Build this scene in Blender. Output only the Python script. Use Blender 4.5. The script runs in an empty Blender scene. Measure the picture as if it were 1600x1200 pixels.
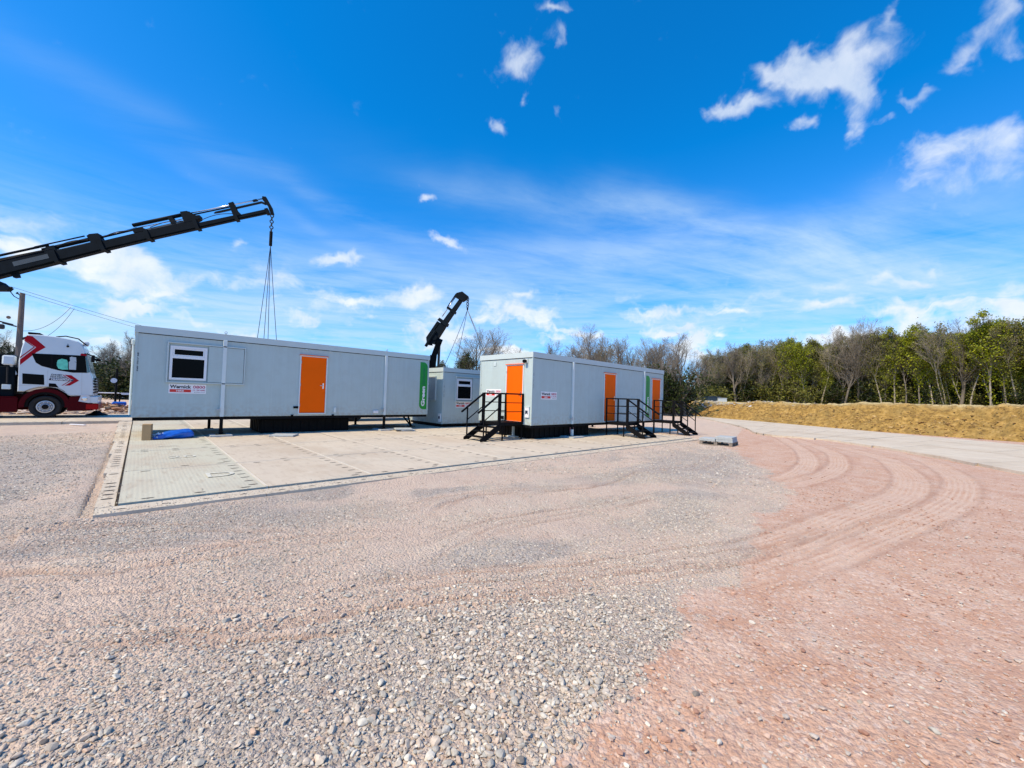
import bpy, math, random
import numpy as np
from mathutils import Vector, Matrix

# ------------------------------------------------------------------ camera
sc = bpy.context.scene
col = sc.collection
PI = math.pi
cam_d = bpy.data.cameras.new('camera')
cam_o = bpy.data.objects.new('camera', cam_d)
col.objects.link(cam_o)
F_PX, YAW, PITCH, ROLL, CAM_H = 623.6, .8208, .0308, .0304, 1.7057
_cy, _sy, _cp, _sp = math.cos(YAW), math.sin(YAW), math.cos(PITCH), math.sin(PITCH)
_f = Vector((_cy*_cp, _sy*_cp, _sp)); _r0 = Vector((_sy, -_cy, 0)); _u0 = _r0.cross(_f)
_r = _r0*math.cos(ROLL) + _u0*math.sin(ROLL)
_u = -_r0*math.sin(ROLL) + _u0*math.cos(ROLL)
cam_o.matrix_world = Matrix(((_r.x, _u.x, -_f.x, 0), (_r.y, _u.y, -_f.y, 0), (_r.z, _u.z, -_f.z, CAM_H), (0, 0, 0, 1)))
cam_d.sensor_width = 36.0
cam_d.lens = F_PX/1600*36
cam_d.clip_start = .05
cam_d.clip_end = 5000
sc.camera = cam_o

# ------------------------------------------------------------------ light, exposure
SUN_EL = math.radians(50)
SUN_DIR = Vector((-1, .07, math.tan(SUN_EL)*1.0025)).normalized()      # towards the sun
sun_d = bpy.data.lights.new('sun', 'SUN')
sun_d.energy = 5.0
sun_d.angle = math.radians(.55)
sun_d.color = (1.0, .83, .57)
sun_o = bpy.data.objects.new('sun', sun_d)
col.objects.link(sun_o)
sun_o.rotation_euler = SUN_DIR.to_track_quat('Z', 'Y').to_euler()
sc.view_settings.view_transform = 'Standard'
sc.view_settings.look = 'None'
sc.view_settings.exposure = 0.12
sc.view_settings.gamma = 1
sc.render.engine = 'CYCLES'
sc.cycles.use_denoising = True
sc.cycles.max_bounces = 6
sc.cycles.transparent_max_bounces = 8
CUMULUS=[
(16.236,0.911,-0.874,1.207,5.787,-27.775,1.100),
(15.806,0.245,-1.726,-1.821,5.502,-28.011,1.100),
(29.592,2.209,1.284,10.747,9.642,-42.037,0.900),
(30.079,-1.305,-0.702,6.016,12.180,-68.141,0.800),
(53.539,10.702,-9.157,-24.459,13.257,-81.891,0.800),
(27.221,2.529,1.182,14.587,12.147,-78.161,0.500),
(23.277,2.572,1.012,9.148,7.145,-59.646,0.500),
(38.542,5.667,1.678,10.244,8.201,-62.292,0.500),
(30.376,2.930,1.319,7.053,4.944,-58.664,0.600),
(17.257,-6.708,1.639,16.692,11.390,-53.059,0.950),
(40.622,-13.737,1.733,17.916,16.074,-70.081,0.500),
(57.158,-9.427,2.456,20.049,18.368,-69.864,0.600),
(12.143,-6.749,0.513,6.672,5.629,-34.128,1.050),
(23.528,-14.375,0.992,9.361,7.978,-46.048,0.500),
(9.942,-9.582,0.413,5.977,4.763,-36.843,1.100),
(16.558,-18.139,0.684,8.265,6.522,-52.374,0.600),
(17.097,-17.632,2.429,17.283,8.159,-69.947,0.900),
(15.729,-5.249,0.671,7.202,5.911,-40.518,0.700),
(20.244,-11.656,0.855,5.089,3.417,-45.676,0.800),
(24.495,-7.294,1.047,9.298,6.517,-77.333,0.600),
(10.388,-4.714,0.441,7.227,5.645,-47.122,0.350),
(17.609,-16.435,0.732,9.231,5.924,-89.023,0.500),
(21.617,-9.092,-10.616,-10.737,36.671,-66.024,1.000),
(37.541,-18.361,-6.865,12.257,33.243,-74.680,1.000),
(62.879,-36.205,2.655,53.233,50.836,-139.145,0.350),
(13.794,-20.773,7.120,25.190,13.129,-30.711,0.950),
(40.146,-28.375,-6.870,14.691,24.832,-41.710,1.000),
(30.268,-69.980,26.926,36.759,14.898,-40.891,0.600),
(29.306,-13.051,-12.725,27.254,74.374,-69.340,0.850),
(59.886,-60.174,2.482,33.039,32.653,-61.629,0.500),
(52.965,-79.362,18.631,30.606,17.941,-47.879,0.550),
(44.314,11.783,-38.252,-34.078,94.852,-54.025,0.350),
(6.488,-22.140,-1.493,20.172,24.711,-35.652,0.900),
(3.844,-21.186,0.128,16.401,16.346,-27.529,0.950),
(0.869,-22.894,2.879,15.051,8.764,-23.742,0.800),
(-2.128,-25.999,5.819,23.048,3.995,-34.903,0.500),
(4.308,-64.353,0.070,30.079,30.240,-44.606,0.600),
(1.530,-41.349,5.194,12.735,6.784,-22.173,0.850),
(22.316,-63.722,-26.667,11.543,30.766,-28.220,0.800),
(-0.866,-52.614,9.398,51.630,11.479,-98.279,0.600),
(-1.363,-46.701,5.331,42.609,21.325,-78.724,0.700),
(-7.930,-56.907,15.180,55.739,-14.339,-99.541,0.650),
(4.916,-98.122,0.036,37.139,36.770,-67.828,0.400),
(4.789,-23.796,4.390,27.403,12.533,-46.220,0.800),
(4.216,-31.612,6.789,38.336,13.521,-61.529,0.600),
(12.206,-33.864,0.467,34.889,34.418,-66.500,0.500),
(5.895,-43.019,4.932,30.493,18.396,-55.893,0.850),
(-13.224,-44.270,17.025,14.643,-16.486,-24.678,0.800),
(-3.430,-45.093,-0.230,25.987,26.197,-36.947,0.600),
(-10.591,-43.921,15.360,50.276,-40.348,-86.014,0.500),
(-5.330,-62.411,-0.343,43.615,43.664,-68.811,0.400),
(-4.331,-29.806,7.882,13.586,-7.669,-30.006,0.800),
(-1.654,-26.122,-0.119,10.245,9.951,-23.030,0.750),
(-5.086,-32.132,12.748,10.769,-14.991,-24.366,0.700),
(-2.150,-35.269,8.124,21.551,-8.670,-54.128,0.600),
(-3.682,-44.739,-0.240,17.166,16.832,-35.005,0.500),
(-1.644,-20.922,2.209,14.509,4.090,-37.286,0.450),
(6.987,-21.709,0.960,15.492,8.029,-89.181,1.050),
(3.805,-27.328,3.142,15.737,0.337,-65.425,0.700),
(1.406,-22.540,0.882,17.520,9.270,-77.824,0.800),
(-0.196,-33.917,4.009,23.101,-5.347,-98.540,0.600),
(0.503,-76.035,-0.115,32.733,29.240,-130.895,0.600),
(14.626,-42.931,0.555,12.369,8.752,-101.029,0.800),
(9.502,-24.380,0.367,9.910,6.220,-98.720,0.600)]
VEILS=[
(1.860,-2.301,-0.543,4.273,9.829,-19.441,0.550),
(1.433,-4.355,-0.651,5.548,10.672,-21.802,0.600),
(1.342,-2.277,-0.123,5.869,7.805,-25.735,0.450),
(0.025,-6.428,0.932,6.855,0.243,-19.692,0.500),
(0.614,-3.106,0.021,2.384,1.985,-12.775,0.500),
(1.461,-1.278,0.061,1.963,1.706,-8.926,0.400),
(2.745,-0.244,-0.264,1.199,6.841,-25.915,0.250),
(1.413,-0.441,0.060,2.148,1.788,-11.507,0.350),
(4.553,0.851,-1.243,-5.976,12.224,-25.616,0.100),
(3.780,-0.208,-1.116,-3.171,16.671,-33.140,0.160),
(5.417,-1.304,-1.707,-2.617,19.963,-41.682,0.200),
(10.068,1.403,-1.627,-7.728,16.400,-57.543,0.150),
(-0.067,-8.089,-0.017,3.184,2.826,-13.144,0.350),
(10.481,-5.192,-2.539,5.272,17.368,-33.387,0.200),
(4.118,-0.567,-1.388,-10.513,24.573,-56.562,0.200),
(3.219,0.050,0.139,2.829,2.071,-21.552,0.450)]
world = bpy.data.worlds.new("World")
sc.world = world
world.use_nodes = True
wn = world.node_tree.nodes; wl = world.node_tree.links
wn.clear()
def W(t, **k):
    n = wn.new(t)
    for a, b in k.items(): setattr(n, a, b)
    return n
def wmath(op, a, b=None, c=None, clamp=False):
    n = W('ShaderNodeMath', operation=op, use_clamp=clamp)
    for i, v in enumerate((a, b, c)):
        if v is None: continue
        if isinstance(v, (int, float)): n.inputs[i].default_value = v
        else: wl.new(v, n.inputs[i])
    return n.outputs[0]
def wvec(op, a, b=None, out=0):
    n = W('ShaderNodeVectorMath', operation=op)
    for i, v in enumerate((a, b)):
        if v is None: continue
        if isinstance(v, (tuple, list)): n.inputs[i].default_value = v
        else: wl.new(v, n.inputs[i])
    return n.outputs[out]
def wmix(f, a, b):
    n = W('ShaderNodeMix', data_type='RGBA')
    for s, v in ((n.inputs[0], f), (n.inputs[6], a), (n.inputs[7], b)):
        if isinstance(v, (int, float)): s.default_value = v
        elif isinstance(v, (tuple, list)): s.default_value = tuple(v) + (1,)
        else: wl.new(v, s)
    return n.outputs[2]
sky = W('ShaderNodeTexSky', sky_type='NISHITA', sun_disc=False, sun_elevation=SUN_EL,
        sun_rotation=math.atan2(SUN_DIR.x, SUN_DIR.y), altitude=60, air_density=1.0, dust_density=.35, ozone_density=3.0)
deep = wvec('MAXIMUM', wvec('SUBTRACT', wvec('MULTIPLY', sky.outputs[0], (.66, 1.33, 2.25)), (.6, .0, .0)), (.02, 0, 0))   # the clear azure of that afternoon
tc = W('ShaderNodeTexCoord')
D = tc.outputs['Generated']
sep = W('ShaderNodeSeparateXYZ'); wl.new(D, sep.inputs[0])
zup = wmath('MAXIMUM', sep.outputs['Z'], .0)
# plane of the cloud deck, for wind-drawn streaks
den = wmath('ADD', zup, .12)
pl = W('ShaderNodeCombineXYZ')
wl.new(wmath('DIVIDE', sep.outputs['X'], den), pl.inputs[0]); wl.new(wmath('DIVIDE', sep.outputs['Y'], den), pl.inputs[1])
def wnoise(vec, scale, detail, rough=.55, dist=0.0, out='Fac'):
    n = W('ShaderNodeTexNoise'); wl.new(vec, n.inputs['Vector'])
    n.inputs['Scale'].default_value = scale; n.inputs['Detail'].default_value = detail
    n.inputs['Roughness'].default_value = rough; n.inputs['Distortion'].default_value = dist
    return n.outputs[out]
def warp(vec, scale, amt, detail=3):
    c = wnoise(vec, scale, detail, .55, 0, 'Color')
    return wvec('ADD', vec, wvec('MULTIPLY', wvec('SUBTRACT', c, (.5, .5, .5)), (amt, amt, amt)))
D1 = warp(warp(D, 7, .085), 24, .05)
D2 = warp(D, 3, .12)
def blobs(table, vec):
    tot = None
    for r in table:
        x = wvec('DOT_PRODUCT', vec, r[0:3], 1); y = wvec('DOT_PRODUCT', vec, r[3:6], 1)
        r2 = wmath('ADD', wmath('MULTIPLY', x, x), wmath('MULTIPLY', y, y))
        g = wmath('POWER', .36, r2)                                 # soft bell
        tot = wmath('MULTIPLY', g, r[6]) if tot is None else wmath('MULTIPLY_ADD', g, r[6], tot)
    return tot
cum = blobs(CUMULUS, D1)
vei = blobs(VEILS, D2)
fine = wnoise(D, 17, 8, .62, .3)
big = wnoise(D, 6, 5, .6, .2)
cden = wmath('ADD', wmath('MULTIPLY_ADD', fine, 1.35, -.775), wmath('MULTIPLY', wmath('MINIMUM', cum, 1.05), .85))
cden = wmath('ADD', cden, wmath('MULTIPLY_ADD', big, .5, -.25))
# a scatter of small low clouds towards the horizon
lowb = W('ShaderNodeMapRange', interpolation_type='SMOOTHSTEP'); wl.new(zup, lowb.inputs[0]); lowb.inputs[1].default_value = .34; lowb.inputs[2].default_value = .14
mpl = W('ShaderNodeMapping'); wl.new(D1, mpl.inputs[0]); mpl.inputs['Scale'].default_value = (1, 1, 3.2)
ln = wnoise(mpl.outputs[0], 6.5, 3, .5)
cden = wmath('MAXIMUM', cden, wmath('MULTIPLY', lowb.outputs[0], wmath('MULTIPLY_ADD', wmath('MULTIPLY_ADD', fine, .45, ln), 4.4, -2.98)))
mr = W('ShaderNodeMapRange', interpolation_type='SMOOTHSTEP')
wl.new(cden, mr.inputs[0]); mr.inputs[1].default_value = .11; mr.inputs[2].default_value = 1.0
cum_m = mr.outputs[0]
# streaky veil
mp0 = W('ShaderNodeMapping'); wl.new(pl.outputs[0], mp0.inputs[0]); mp0.inputs['Rotation'].default_value = (0, 0, math.radians(30))
mp = W('ShaderNodeMapping'); wl.new(mp0.outputs[0], mp.inputs[0]); mp.inputs['Scale'].default_value = (.5, 1.5, 1)
st = wnoise(mp.outputs[0], 2.1, 9, .64, .35)
vm = wmath('MULTIPLY', vei, wmath('MULTIPLY_ADD', st, 3.4, -1.0, clamp=True))
# band of haze and small cloud towards the horizon
hz = W('ShaderNodeMapRange', interpolation_type='SMOOTHSTEP'); wl.new(zup, hz.inputs[0])
hz.inputs[1].default_value = .42; hz.inputs[2].default_value = .0; hz.inputs[3].default_value = 0; hz.inputs[4].default_value = 1
mp2 = W('ShaderNodeMapping'); wl.new(D, mp2.inputs[0]); mp2.inputs['Scale'].default_value = (1, 1, 9)
st2 = wnoise(mp2.outputs[0], 4.5, 8, .66, .5)
hb = wmath('MULTIPLY', hz.outputs[0], wmath('MULTIPLY_ADD', st2, 3.4, -1.0, clamp=True))
veil = wmath('MINIMUM', wmath('ADD', wmath('MULTIPLY', vm, .62), wmath('MULTIPLY', hb, .62)), .85)
base = deep
SKYGAIN = 1.0
# cloud whites: sunlit tops, greyer where thick and low
shade = wnoise(D1, 12, 4, .5)
cc = wmix(wmath('MULTIPLY_ADD', shade, 1.6, -.35, clamp=True), (6.6, 7.7, 9.0), (10.2, 10.3, 10.4))
c1 = wmix(veil, base, (5.9, 7.7, 9.4))
hi = W('ShaderNodeMapRange'); wl.new(zup, hi.inputs[0]); hi.inputs[1].default_value = .2; hi.inputs[2].default_value = .6; hi.inputs[3].default_value = .95; hi.inputs[4].default_value = .70
c2 = wmix(wmath('MULTIPLY', cum_m, hi.outputs[0]), c1, cc)
bg = W('ShaderNodeBackground'); bg.inputs['Strength'].default_value = .1
wl.new(c2, bg.inputs['Color'])
wo = W('ShaderNodeOutputWorld'); wl.new(bg.outputs[0], wo.inputs[0])
# ------------------------------------------------------------------ helpers
def tag(o, label=None, cat=None, group=None, kind=None):
    if label: o['label'] = label
    if cat: o['category'] = cat
    if group: o['group'] = group
    if kind: o['kind'] = kind
    return o
def empty(name, loc, rz=0, label=None, cat=None, group=None, parent=None):
    o = bpy.data.objects.new(name, None); col.objects.link(o)
    o.location = loc; o.rotation_euler = (0, 0, rz); o.empty_display_size = .2
    if parent: o.parent = parent
    return tag(o, label, cat, group)
def children(o): return [c for c in bpy.data.objects if c.parent == o]
def copy_tree(o, parent=None):
    c = o.copy(); col.objects.link(c); c.parent = parent
    for ch in children(o): copy_tree(ch, c)
    return c
def mesh_obj(name, verts, faces, mat, parent=None, smooth=False):
    me = bpy.data.meshes.new(name)
    me.from_pydata([tuple(v) for v in verts], [], faces)
    me.update()
    if smooth: me.polygons.foreach_set('use_smooth', [True]*len(me.polygons))
    for m in (mat if isinstance(mat, (list, tuple)) else [mat]): me.materials.append(m)
    o = bpy.data.objects.new(name, me); col.objects.link(o)
    if parent: o.parent = parent
    return o
def np_mesh(name, V, Fq, mat, parent=None, k=4, smooth=False):
    """fast mesh: V (n,3), Fq (m,k)"""
    me = bpy.data.meshes.new(name)
    me.vertices.add(len(V)); me.vertices.foreach_set('co', np.asarray(V, np.float32).ravel())
    Fq = np.asarray(Fq, np.int32)
    me.loops.add(Fq.size); me.loops.foreach_set('vertex_index', Fq.ravel())
    me.polygons.add(len(Fq)); me.polygons.foreach_set('loop_start', np.arange(0, Fq.size, k, dtype=np.int32))
    me.polygons.foreach_set('loop_total', np.full(len(Fq), k, np.int32))
    me.polygons.foreach_set('use_smooth', np.full(len(Fq), smooth))
    me.update(calc_edges=True)
    for m in (mat if isinstance(mat, (list, tuple)) else [mat]): me.materials.append(m)
    o = bpy.data.objects.new(name, me); col.objects.link(o)
    if parent: o.parent = parent
    return o
class MB:
    """collects shapes, links them as ONE mesh"""
    def __init__(s): s.v = []; s.f = []; s.mi = []; s.cur = 0; s.shapes = []
    def add(s, vs, fs):
        vs = list(vs); s.shapes.append((vs, fs)); b = len(s.v); s.v += [tuple(x) for x in vs]; s.f += [tuple(i+b for i in f) for f in fs]; s.mi += [s.cur]*len(fs); return s
    def box(s, x0, y0, z0, x1, y1, z1):
        return s.add([(x0,y0,z0),(x1,y0,z0),(x1,y1,z0),(x0,y1,z0),(x0,y0,z1),(x1,y0,z1),(x1,y1,z1),(x0,y1,z1)],
                     [(0,3,2,1),(4,5,6,7),(0,1,5,4),(1,2,6,5),(2,3,7,6),(3,0,4,7)])
    def split(s, name, mat, parent=None):
        """every shape added becomes an object of its own"""
        out = []
        for v, f in s.shapes:
            m = MB(); m.add(v, f); out.append(m.build(name, mat, parent))
        return out
    def bbox(s, x0, y0, z0, x1, y1, z1, c=.01):
        """box with every vertical and horizontal edge chamfered by c"""
        vs = []
        for (ix, iy, iz) in [(a, b, d) for d in (0, 1) for b in (0, 1) for a in (0, 1)]:
            X, Y, Z = (x0, x1)[ix], (y0, y1)[iy], (z0, z1)[iz]
            dx, dy, dz = (c, -c)[ix], (c, -c)[iy], (c, -c)[iz]
            vs += [(X, Y+dy, Z+dz), (X+dx, Y, Z+dz), (X+dx, Y+dy, Z)]
        def i(a, b, d, k): return 3*(a+2*b+4*d)+k
        f = [(i(0,0,0,0),i(0,0,1,0),i(0,1,1,0),i(0,1,0,0)), (i(1,0,0,0),i(1,1,0,0),i(1,1,1,0),i(1,0,1,0)),
             (i(0,0,0,1),i(1,0,0,1),i(1,0,1,1),i(0,0,1,1)), (i(0,1,0,1),i(0,1,1,1),i(1,1,1,1),i(1,1,0,1)),
             (i(0,0,0,2),i(0,1,0,2),i(1,1,0,2),i(1,0,0,2)), (i(0,0,1,2),i(1,0,1,2),i(1,1,1,2),i(0,1,1,2))]
        for a in (0, 1):
            for b in (0, 1):
                f.append((i(a,b,0,0), i(a,b,0,1), i(a,b,1,1), i(a,b,1,0)) if (a != b) else (i(a,b,0,1), i(a,b,0,0), i(a,b,1,0), i(a,b,1,1)))
                f.append((i(a,0,b,0), i(a,1,b,0), i(a,1,b,2), i(a,0,b,2)) if (a != b) else (i(a,1,b,0), i(a,0,b,0), i(a,0,b,2), i(a,1,b,2)))
                f.append((i(0,a,b,1), i(1,a,b,1), i(1,a,b,2), i(0,a,b,2)) if (a == b) else (i(1,a,b,1), i(0,a,b,1), i(0,a,b,2), i(1,a,b,2)))
                for d in (0, 1): f.append((i(a,b,d,0), i(a,b,d,1), i(a,b,d,2)) if (a+b+d) % 2 else (i(a,b,d,2), i(a,b,d,1), i(a,b,d,0)))
        return s.add(vs, f)
    def bar(s, a, b, w, h=None, up=(0, 0, 1)):
        """rectangular bar from a to b, w across, h along up"""
        h = h or w; a = Vector(a); b = Vector(b); d = (b-a).normalized(); up = Vector(up)
        if abs(d.dot(up)) > .98: up = Vector((1, 0, 0))
        x = d.cross(up).normalized()*w/2; y = x.cross(d).normalized()*h/2
        vs = [p+sx*x+sy*y for p in (a, b) for sx, sy in ((-1,-1),(1,-1),(1,1),(-1,1))]
        return s.add(vs, [(0,3,2,1),(4,5,6,7),(0,1,5,4),(1,2,6,5),(2,3,7,6),(3,0,4,7)])
    def tube(s, pts, r, n=8, cap=True):
        pts = [Vector(p) for p in pts]; rs = r if isinstance(r, (list, tuple)) else [r]*len(pts)
        vs = []; fs = []; ref = Vector((0, 0, 1))
        for k, p in enumerate(pts):
            d = (pts[min(k+1, len(pts)-1)]-pts[max(k-1, 0)]).normalized()
            rr = ref if abs(d.dot(ref)) < .95 else Vector((1, 0, 0))
            x = d.cross(rr).normalized(); y = d.cross(x).normalized()
            vs += [p+rs[k]*(x*math.cos(2*PI*j/n)+y*math.sin(2*PI*j/n)) for j in range(n)]
        for k in range(len(pts)-1):
            for j in range(n): fs.append((k*n+j, k*n+(j+1) % n, (k+1)*n+(j+1) % n, (k+1)*n+j))
        if cap: fs += [tuple(range(n))[::-1], tuple((len(pts)-1)*n+j for j in range(n))]
        return s.add(vs, fs)
    def ring(s, c, ax, R, r, n=20, m=8):
        c = Vector(c); ax = Vector(ax).normalized(); u = ax.orthogonal().normalized(); v = ax.cross(u)
        vs = []; fs = []
        for i in range(n):
            d = u*math.cos(2*PI*i/n)+v*math.sin(2*PI*i/n)
            for j in range(m): vs.append(c+d*(R+r*math.cos(2*PI*j/m))+ax*r*math.sin(2*PI*j/m))
        for i in range(n):
            for j in range(m): fs.append((i*m+j, ((i+1) % n)*m+j, ((i+1) % n)*m+(j+1) % m, i*m+(j+1) % m))
        return s.add(vs, fs)
    def lathe(s, c, ax, prof, n=32):
        """prof: list of (radius, offset along ax)"""
        c = Vector(c); ax = Vector(ax).normalized(); u = ax.orthogonal().normalized(); v = ax.cross(u)
        vs = []; fs = []
        for (R, o) in prof:
            for i in range(n): vs.append(c+ax*o+(u*math.cos(2*PI*i/n)+v*math.sin(2*PI*i/n))*R)
        for k in range(len(prof)-1):
            for i in range(n): fs.append((k*n+i, k*n+(i+1) % n, (k+1)*n+(i+1) % n, (k+1)*n+i))
        fs += [tuple(range(n))[::-1], tuple((len(prof)-1)*n+i for i in range(n))]
        return s.add(vs, fs)
    def prism(s, poly, axis, a, b):
        """poly of 2D points; axis 'y': (x,z) extruded from y=a to b; 'x': (y,z); 'z': (x,y)"""
        def P(p, t): return {'y': (p[0], t, p[1]), 'x': (t, p[0], p[1]), 'z': (p[0], p[1], t)}[axis]
        n = len(poly)
        return s.add([P(p, a) for p in poly]+[P(p, b) for p in poly],
                     [tuple(range(n)), tuple(range(2*n-1, n-1, -1))]+[(i, i+n, (i+1) % n+n, (i+1) % n) for i in range(n)])
    def build(s, name, mat, parent=None, smooth=False):
        o = mesh_obj(name, s.v, s.f, mat, parent, smooth)
        if any(s.mi): o.data.polygons.foreach_set('material_index', s.mi)
        import bmesh
        b = bmesh.new(); b.from_mesh(o.data); bmesh.ops.recalc_face_normals(b, faces=b.faces); b.to_mesh(o.data); b.free()
        return o
def lin(c):
    return tuple(((x/255)/12.92 if x/255 <= .04045 else ((x/255+.055)/1.055)**2.4) for x in c)
# ------------------------------------------------------------------ materials
def mat(name, color, rough=.6, metal=0, var=.0, vscale=3, bump=0, bscale=40, spec=.5, coat=0, dirt=None, dscale=1.2, damt=.3, stretch=None):
    m = bpy.data.materials.new(name); m.use_nodes = True
    nt = m.node_tree; b = nt.nodes['Principled BSDF']
    b.inputs['Roughness'].default_value = rough; b.inputs['Metallic'].default_value = metal
    b.inputs['Specular IOR Level'].default_value = spec; b.inputs['Coat Weight'].default_value = coat
    b.inputs['Base Color'].default_value = (*color, 1)
    N = nt.nodes.new; L = nt.links.new
    tc = N('ShaderNodeTexCoord'); vec = tc.outputs['Object']
    if stretch:
        mp = N('ShaderNodeMapping'); mp.inputs['Scale'].default_value = stretch; L(vec, mp.inputs[0]); vec = mp.outputs[0]
    cur = None
    if var:
        n = N('ShaderNodeTexNoise'); n.inputs['Scale'].default_value = vscale; n.inputs['Detail'].default_value = 6; L(vec, n.inputs['Vector'])
        mr = N('ShaderNodeMapRange'); L(n.outputs['Fac'], mr.inputs[0]); mr.inputs[1].default_value = .3; mr.inputs[2].default_value = .7
        mr.inputs[3].default_value = 1-var; mr.inputs[4].default_value = 1+var
        mx = N('ShaderNodeVectorMath'); mx.operation = 'SCALE'; mx.inputs[0].default_value = color; L(mr.outputs[0], mx.inputs['Scale'])
        cur = mx.outputs[0]
    if dirt:
        n = N('ShaderNodeTexNoise'); n.inputs['Scale'].default_value = dscale; n.inputs['Detail'].default_value = 8; n.inputs['Roughness'].default_value = .65; L(tc.outputs['Object'], n.inputs['Vector'])
        mr = N('ShaderNodeMapRange'); L(n.outputs['Fac'], mr.inputs[0]); mr.inputs[1].default_value = .45; mr.inputs[2].default_value = .8; mr.inputs[4].default_value = damt
        mx = N('ShaderNodeMix'); mx.data_type = 'RGBA'; L(mr.outputs[0], mx.inputs[0])
        if cur: L(cur, mx.inputs[6])
        else: mx.inputs[6].default_value = (*color, 1)
        mx.inputs[7].default_value = (*dirt, 1); cur = mx.outputs[2]
    if cur: L(cur, b.inputs['Base Color'])
    if bump:
        n = N('ShaderNodeTexNoise'); n.inputs['Scale'].default_value = bscale; n.inputs['Detail'].default_value = 5; L(vec, n.inputs['Vector'])
        bp = N('ShaderNodeBump'); bp.inputs['Strength'].default_value = bump; bp.inputs['Distance'].default_value = .01
        L(n.outputs['Fac'], bp.inputs['Height']); L(bp.outputs[0], b.inputs['Normal'])
    return m
M = {}
M['wall'] = mat('cabin_wall_coating', (.43,.52,.51), .5, var=.03, vscale=1.1, bump=.02, bscale=8, stretch=(9,9,.3), dirt=(.33,.35,.31), damt=.3, dscale=2.2)
def weather(m):
    """rain streaks and mud splashed up from the ground"""
    nt = m.node_tree; N = nt.nodes.new; L = nt.links.new; b = nt.nodes['Principled BSDF']; src = b.inputs['Base Color'].links[0].from_socket
    tc = N('ShaderNodeTexCoord'); sp = N('ShaderNodeSeparateXYZ'); L(tc.outputs['Object'], sp.inputs[0])
    def nz(scale, vec_scale, d=5):
        mp = N('ShaderNodeMapping'); mp.inputs['Scale'].default_value = vec_scale; L(tc.outputs['Object'], mp.inputs[0])
        n = N('ShaderNodeTexNoise'); n.inputs['Scale'].default_value = scale; n.inputs['Detail'].default_value = d; L(mp.outputs[0], n.inputs['Vector']); return n.outputs[0]
    def mr(f, a, c, lo, hi):
        x = N('ShaderNodeMapRange'); L(f, x.inputs[0]); x.inputs[1].default_value = a; x.inputs[2].default_value = c; x.inputs[3].default_value = lo; x.inputs[4].default_value = hi; return x.outputs[0]
    def mul(a, c):
        x = N('ShaderNodeMath'); x.operation = 'MULTIPLY'; L(a, x.inputs[0]); L(c, x.inputs[1]); return x.outputs[0]
    def mix(f, a, c):
        x = N('ShaderNodeMix'); x.data_type = 'RGBA'; L(f, x.inputs[0]); L(a, x.inputs[6]); x.inputs[7].default_value = (*c, 1); return x.outputs[2]
    c = mix(mul(mr(sp.outputs[2], .55, .0, 0, 1), mr(nz(9, (1, 1, 1), 8), .42, .7, 0, .75)), src, (.36, .33, .27))
    c = mix(mr(nz(5, (2, 2, .12)), .55, .8, 0, .2), c, (.33, .37, .36))
    L(c, b.inputs['Base Color'])
weather(M['wall'])
M['fascia'] = mat('fascia_trim', (.50,.575,.565), .45, var=.03, vscale=2)
M['trim'] = mat('pale_trim', (.62,.69,.68), .45, var=.03)
M['roof'] = mat('roof_felt', (.35,.37,.38), .8, var=.1)
M['orange'] = mat('orange_door_paint', (.93,.125,.0), .6, spec=.1, var=.03, vscale=2)
M['pvc'] = mat('white_plastic_frame', (.75,.76,.78), .35)
M['glass'] = mat('dark_glazing', (.003,.004,.005), .15, spec=.05)
M['black'] = mat('black_steel', (.006,.006,.007), .6, var=.2, vscale=6, spec=.08)
M['blackp'] = mat('black_skirt_plastic', (.004,.004,.004), .7, var=.2, spec=.15)
M['steel'] = mat('zinc_steel', (.45,.47,.50), .4, metal=.7, var=.08)
M['chrome'] = mat('bright_steel', (.7,.72,.75), .2, metal=1)
M['signwhite'] = mat('sign_white', (.78,.78,.80), .4)
M['signred'] = mat('sign_red', (.62,.02,.015), .4)
M['ink'] = mat('sign_black', (.015,.015,.02), .5)
M['magenta'] = mat('sign_purple_red', (.45,.03,.09), .5)
M['green'] = mat('sign_green', (.008,.27,.03), .4)
M['green2'] = mat('sign_mid_green', (.012,.19,.06), .4)
M['numblue'] = mat('number_ink', (.02,.03,.06), .5)
M['slab'] = mat('concrete_slab', (.40,.43,.43), .85, var=.12, vscale=12, bump=.3, bscale=60)
M['card'] = mat('cardboard', (.42,.27,.13), .8, var=.06, vscale=4)
M['tape'] = mat('packing_tape', (.55,.45,.28), .35)
M['blue'] = mat('blue_sheeting', (.012,.12,.55), .35, var=.15, vscale=8, bump=.5, bscale=14)
M['clear'] = mat('crumpled_film', (.40,.50,.62), .25, var=.3, vscale=20, bump=.8, bscale=30)
M['wood'] = mat('pallet_wood', (.20,.17,.14), .85, var=.2, vscale=9, bump=.3)
M['truckwhite'] = mat('lorry_white_paint', (.56,.62,.66), .25, coat=.4, var=.02)
M['truckred'] = mat('lorry_red_paint', (.06,.0,.003), .5, spec=.08)
M['arrowred'] = mat('livery_red_film', (.36, .004, .014), .45, spec=.1)
M['brightred'] = mat('bumper_red_paint', (.32,.001,.002), .45, spec=.15)
M['rubber'] = mat('tyre_rubber', (.012,.012,.013), .85, bump=.2, bscale=50)
M['crane'] = mat('crane_paint', (.004,.008,.012), .55, var=.25, vscale=3, spec=.07)
M['cranegrey'] = mat('crane_grey_paint', (.035,.05,.06), .5, var=.15, vscale=3)
M['lamp'] = mat('lamp_lens', (.55,.57,.6), .12, spec=.8)
M['amber'] = mat('amber_lens', (.6,.16,.02), .2)
M['hiviz'] = mat('pale_green_cloth', (.14,.62,.45), .8, bump=.6, bscale=6, var=.2, vscale=7)
M['paper'] = mat('notices', (.45,.50,.52), .7)
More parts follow.
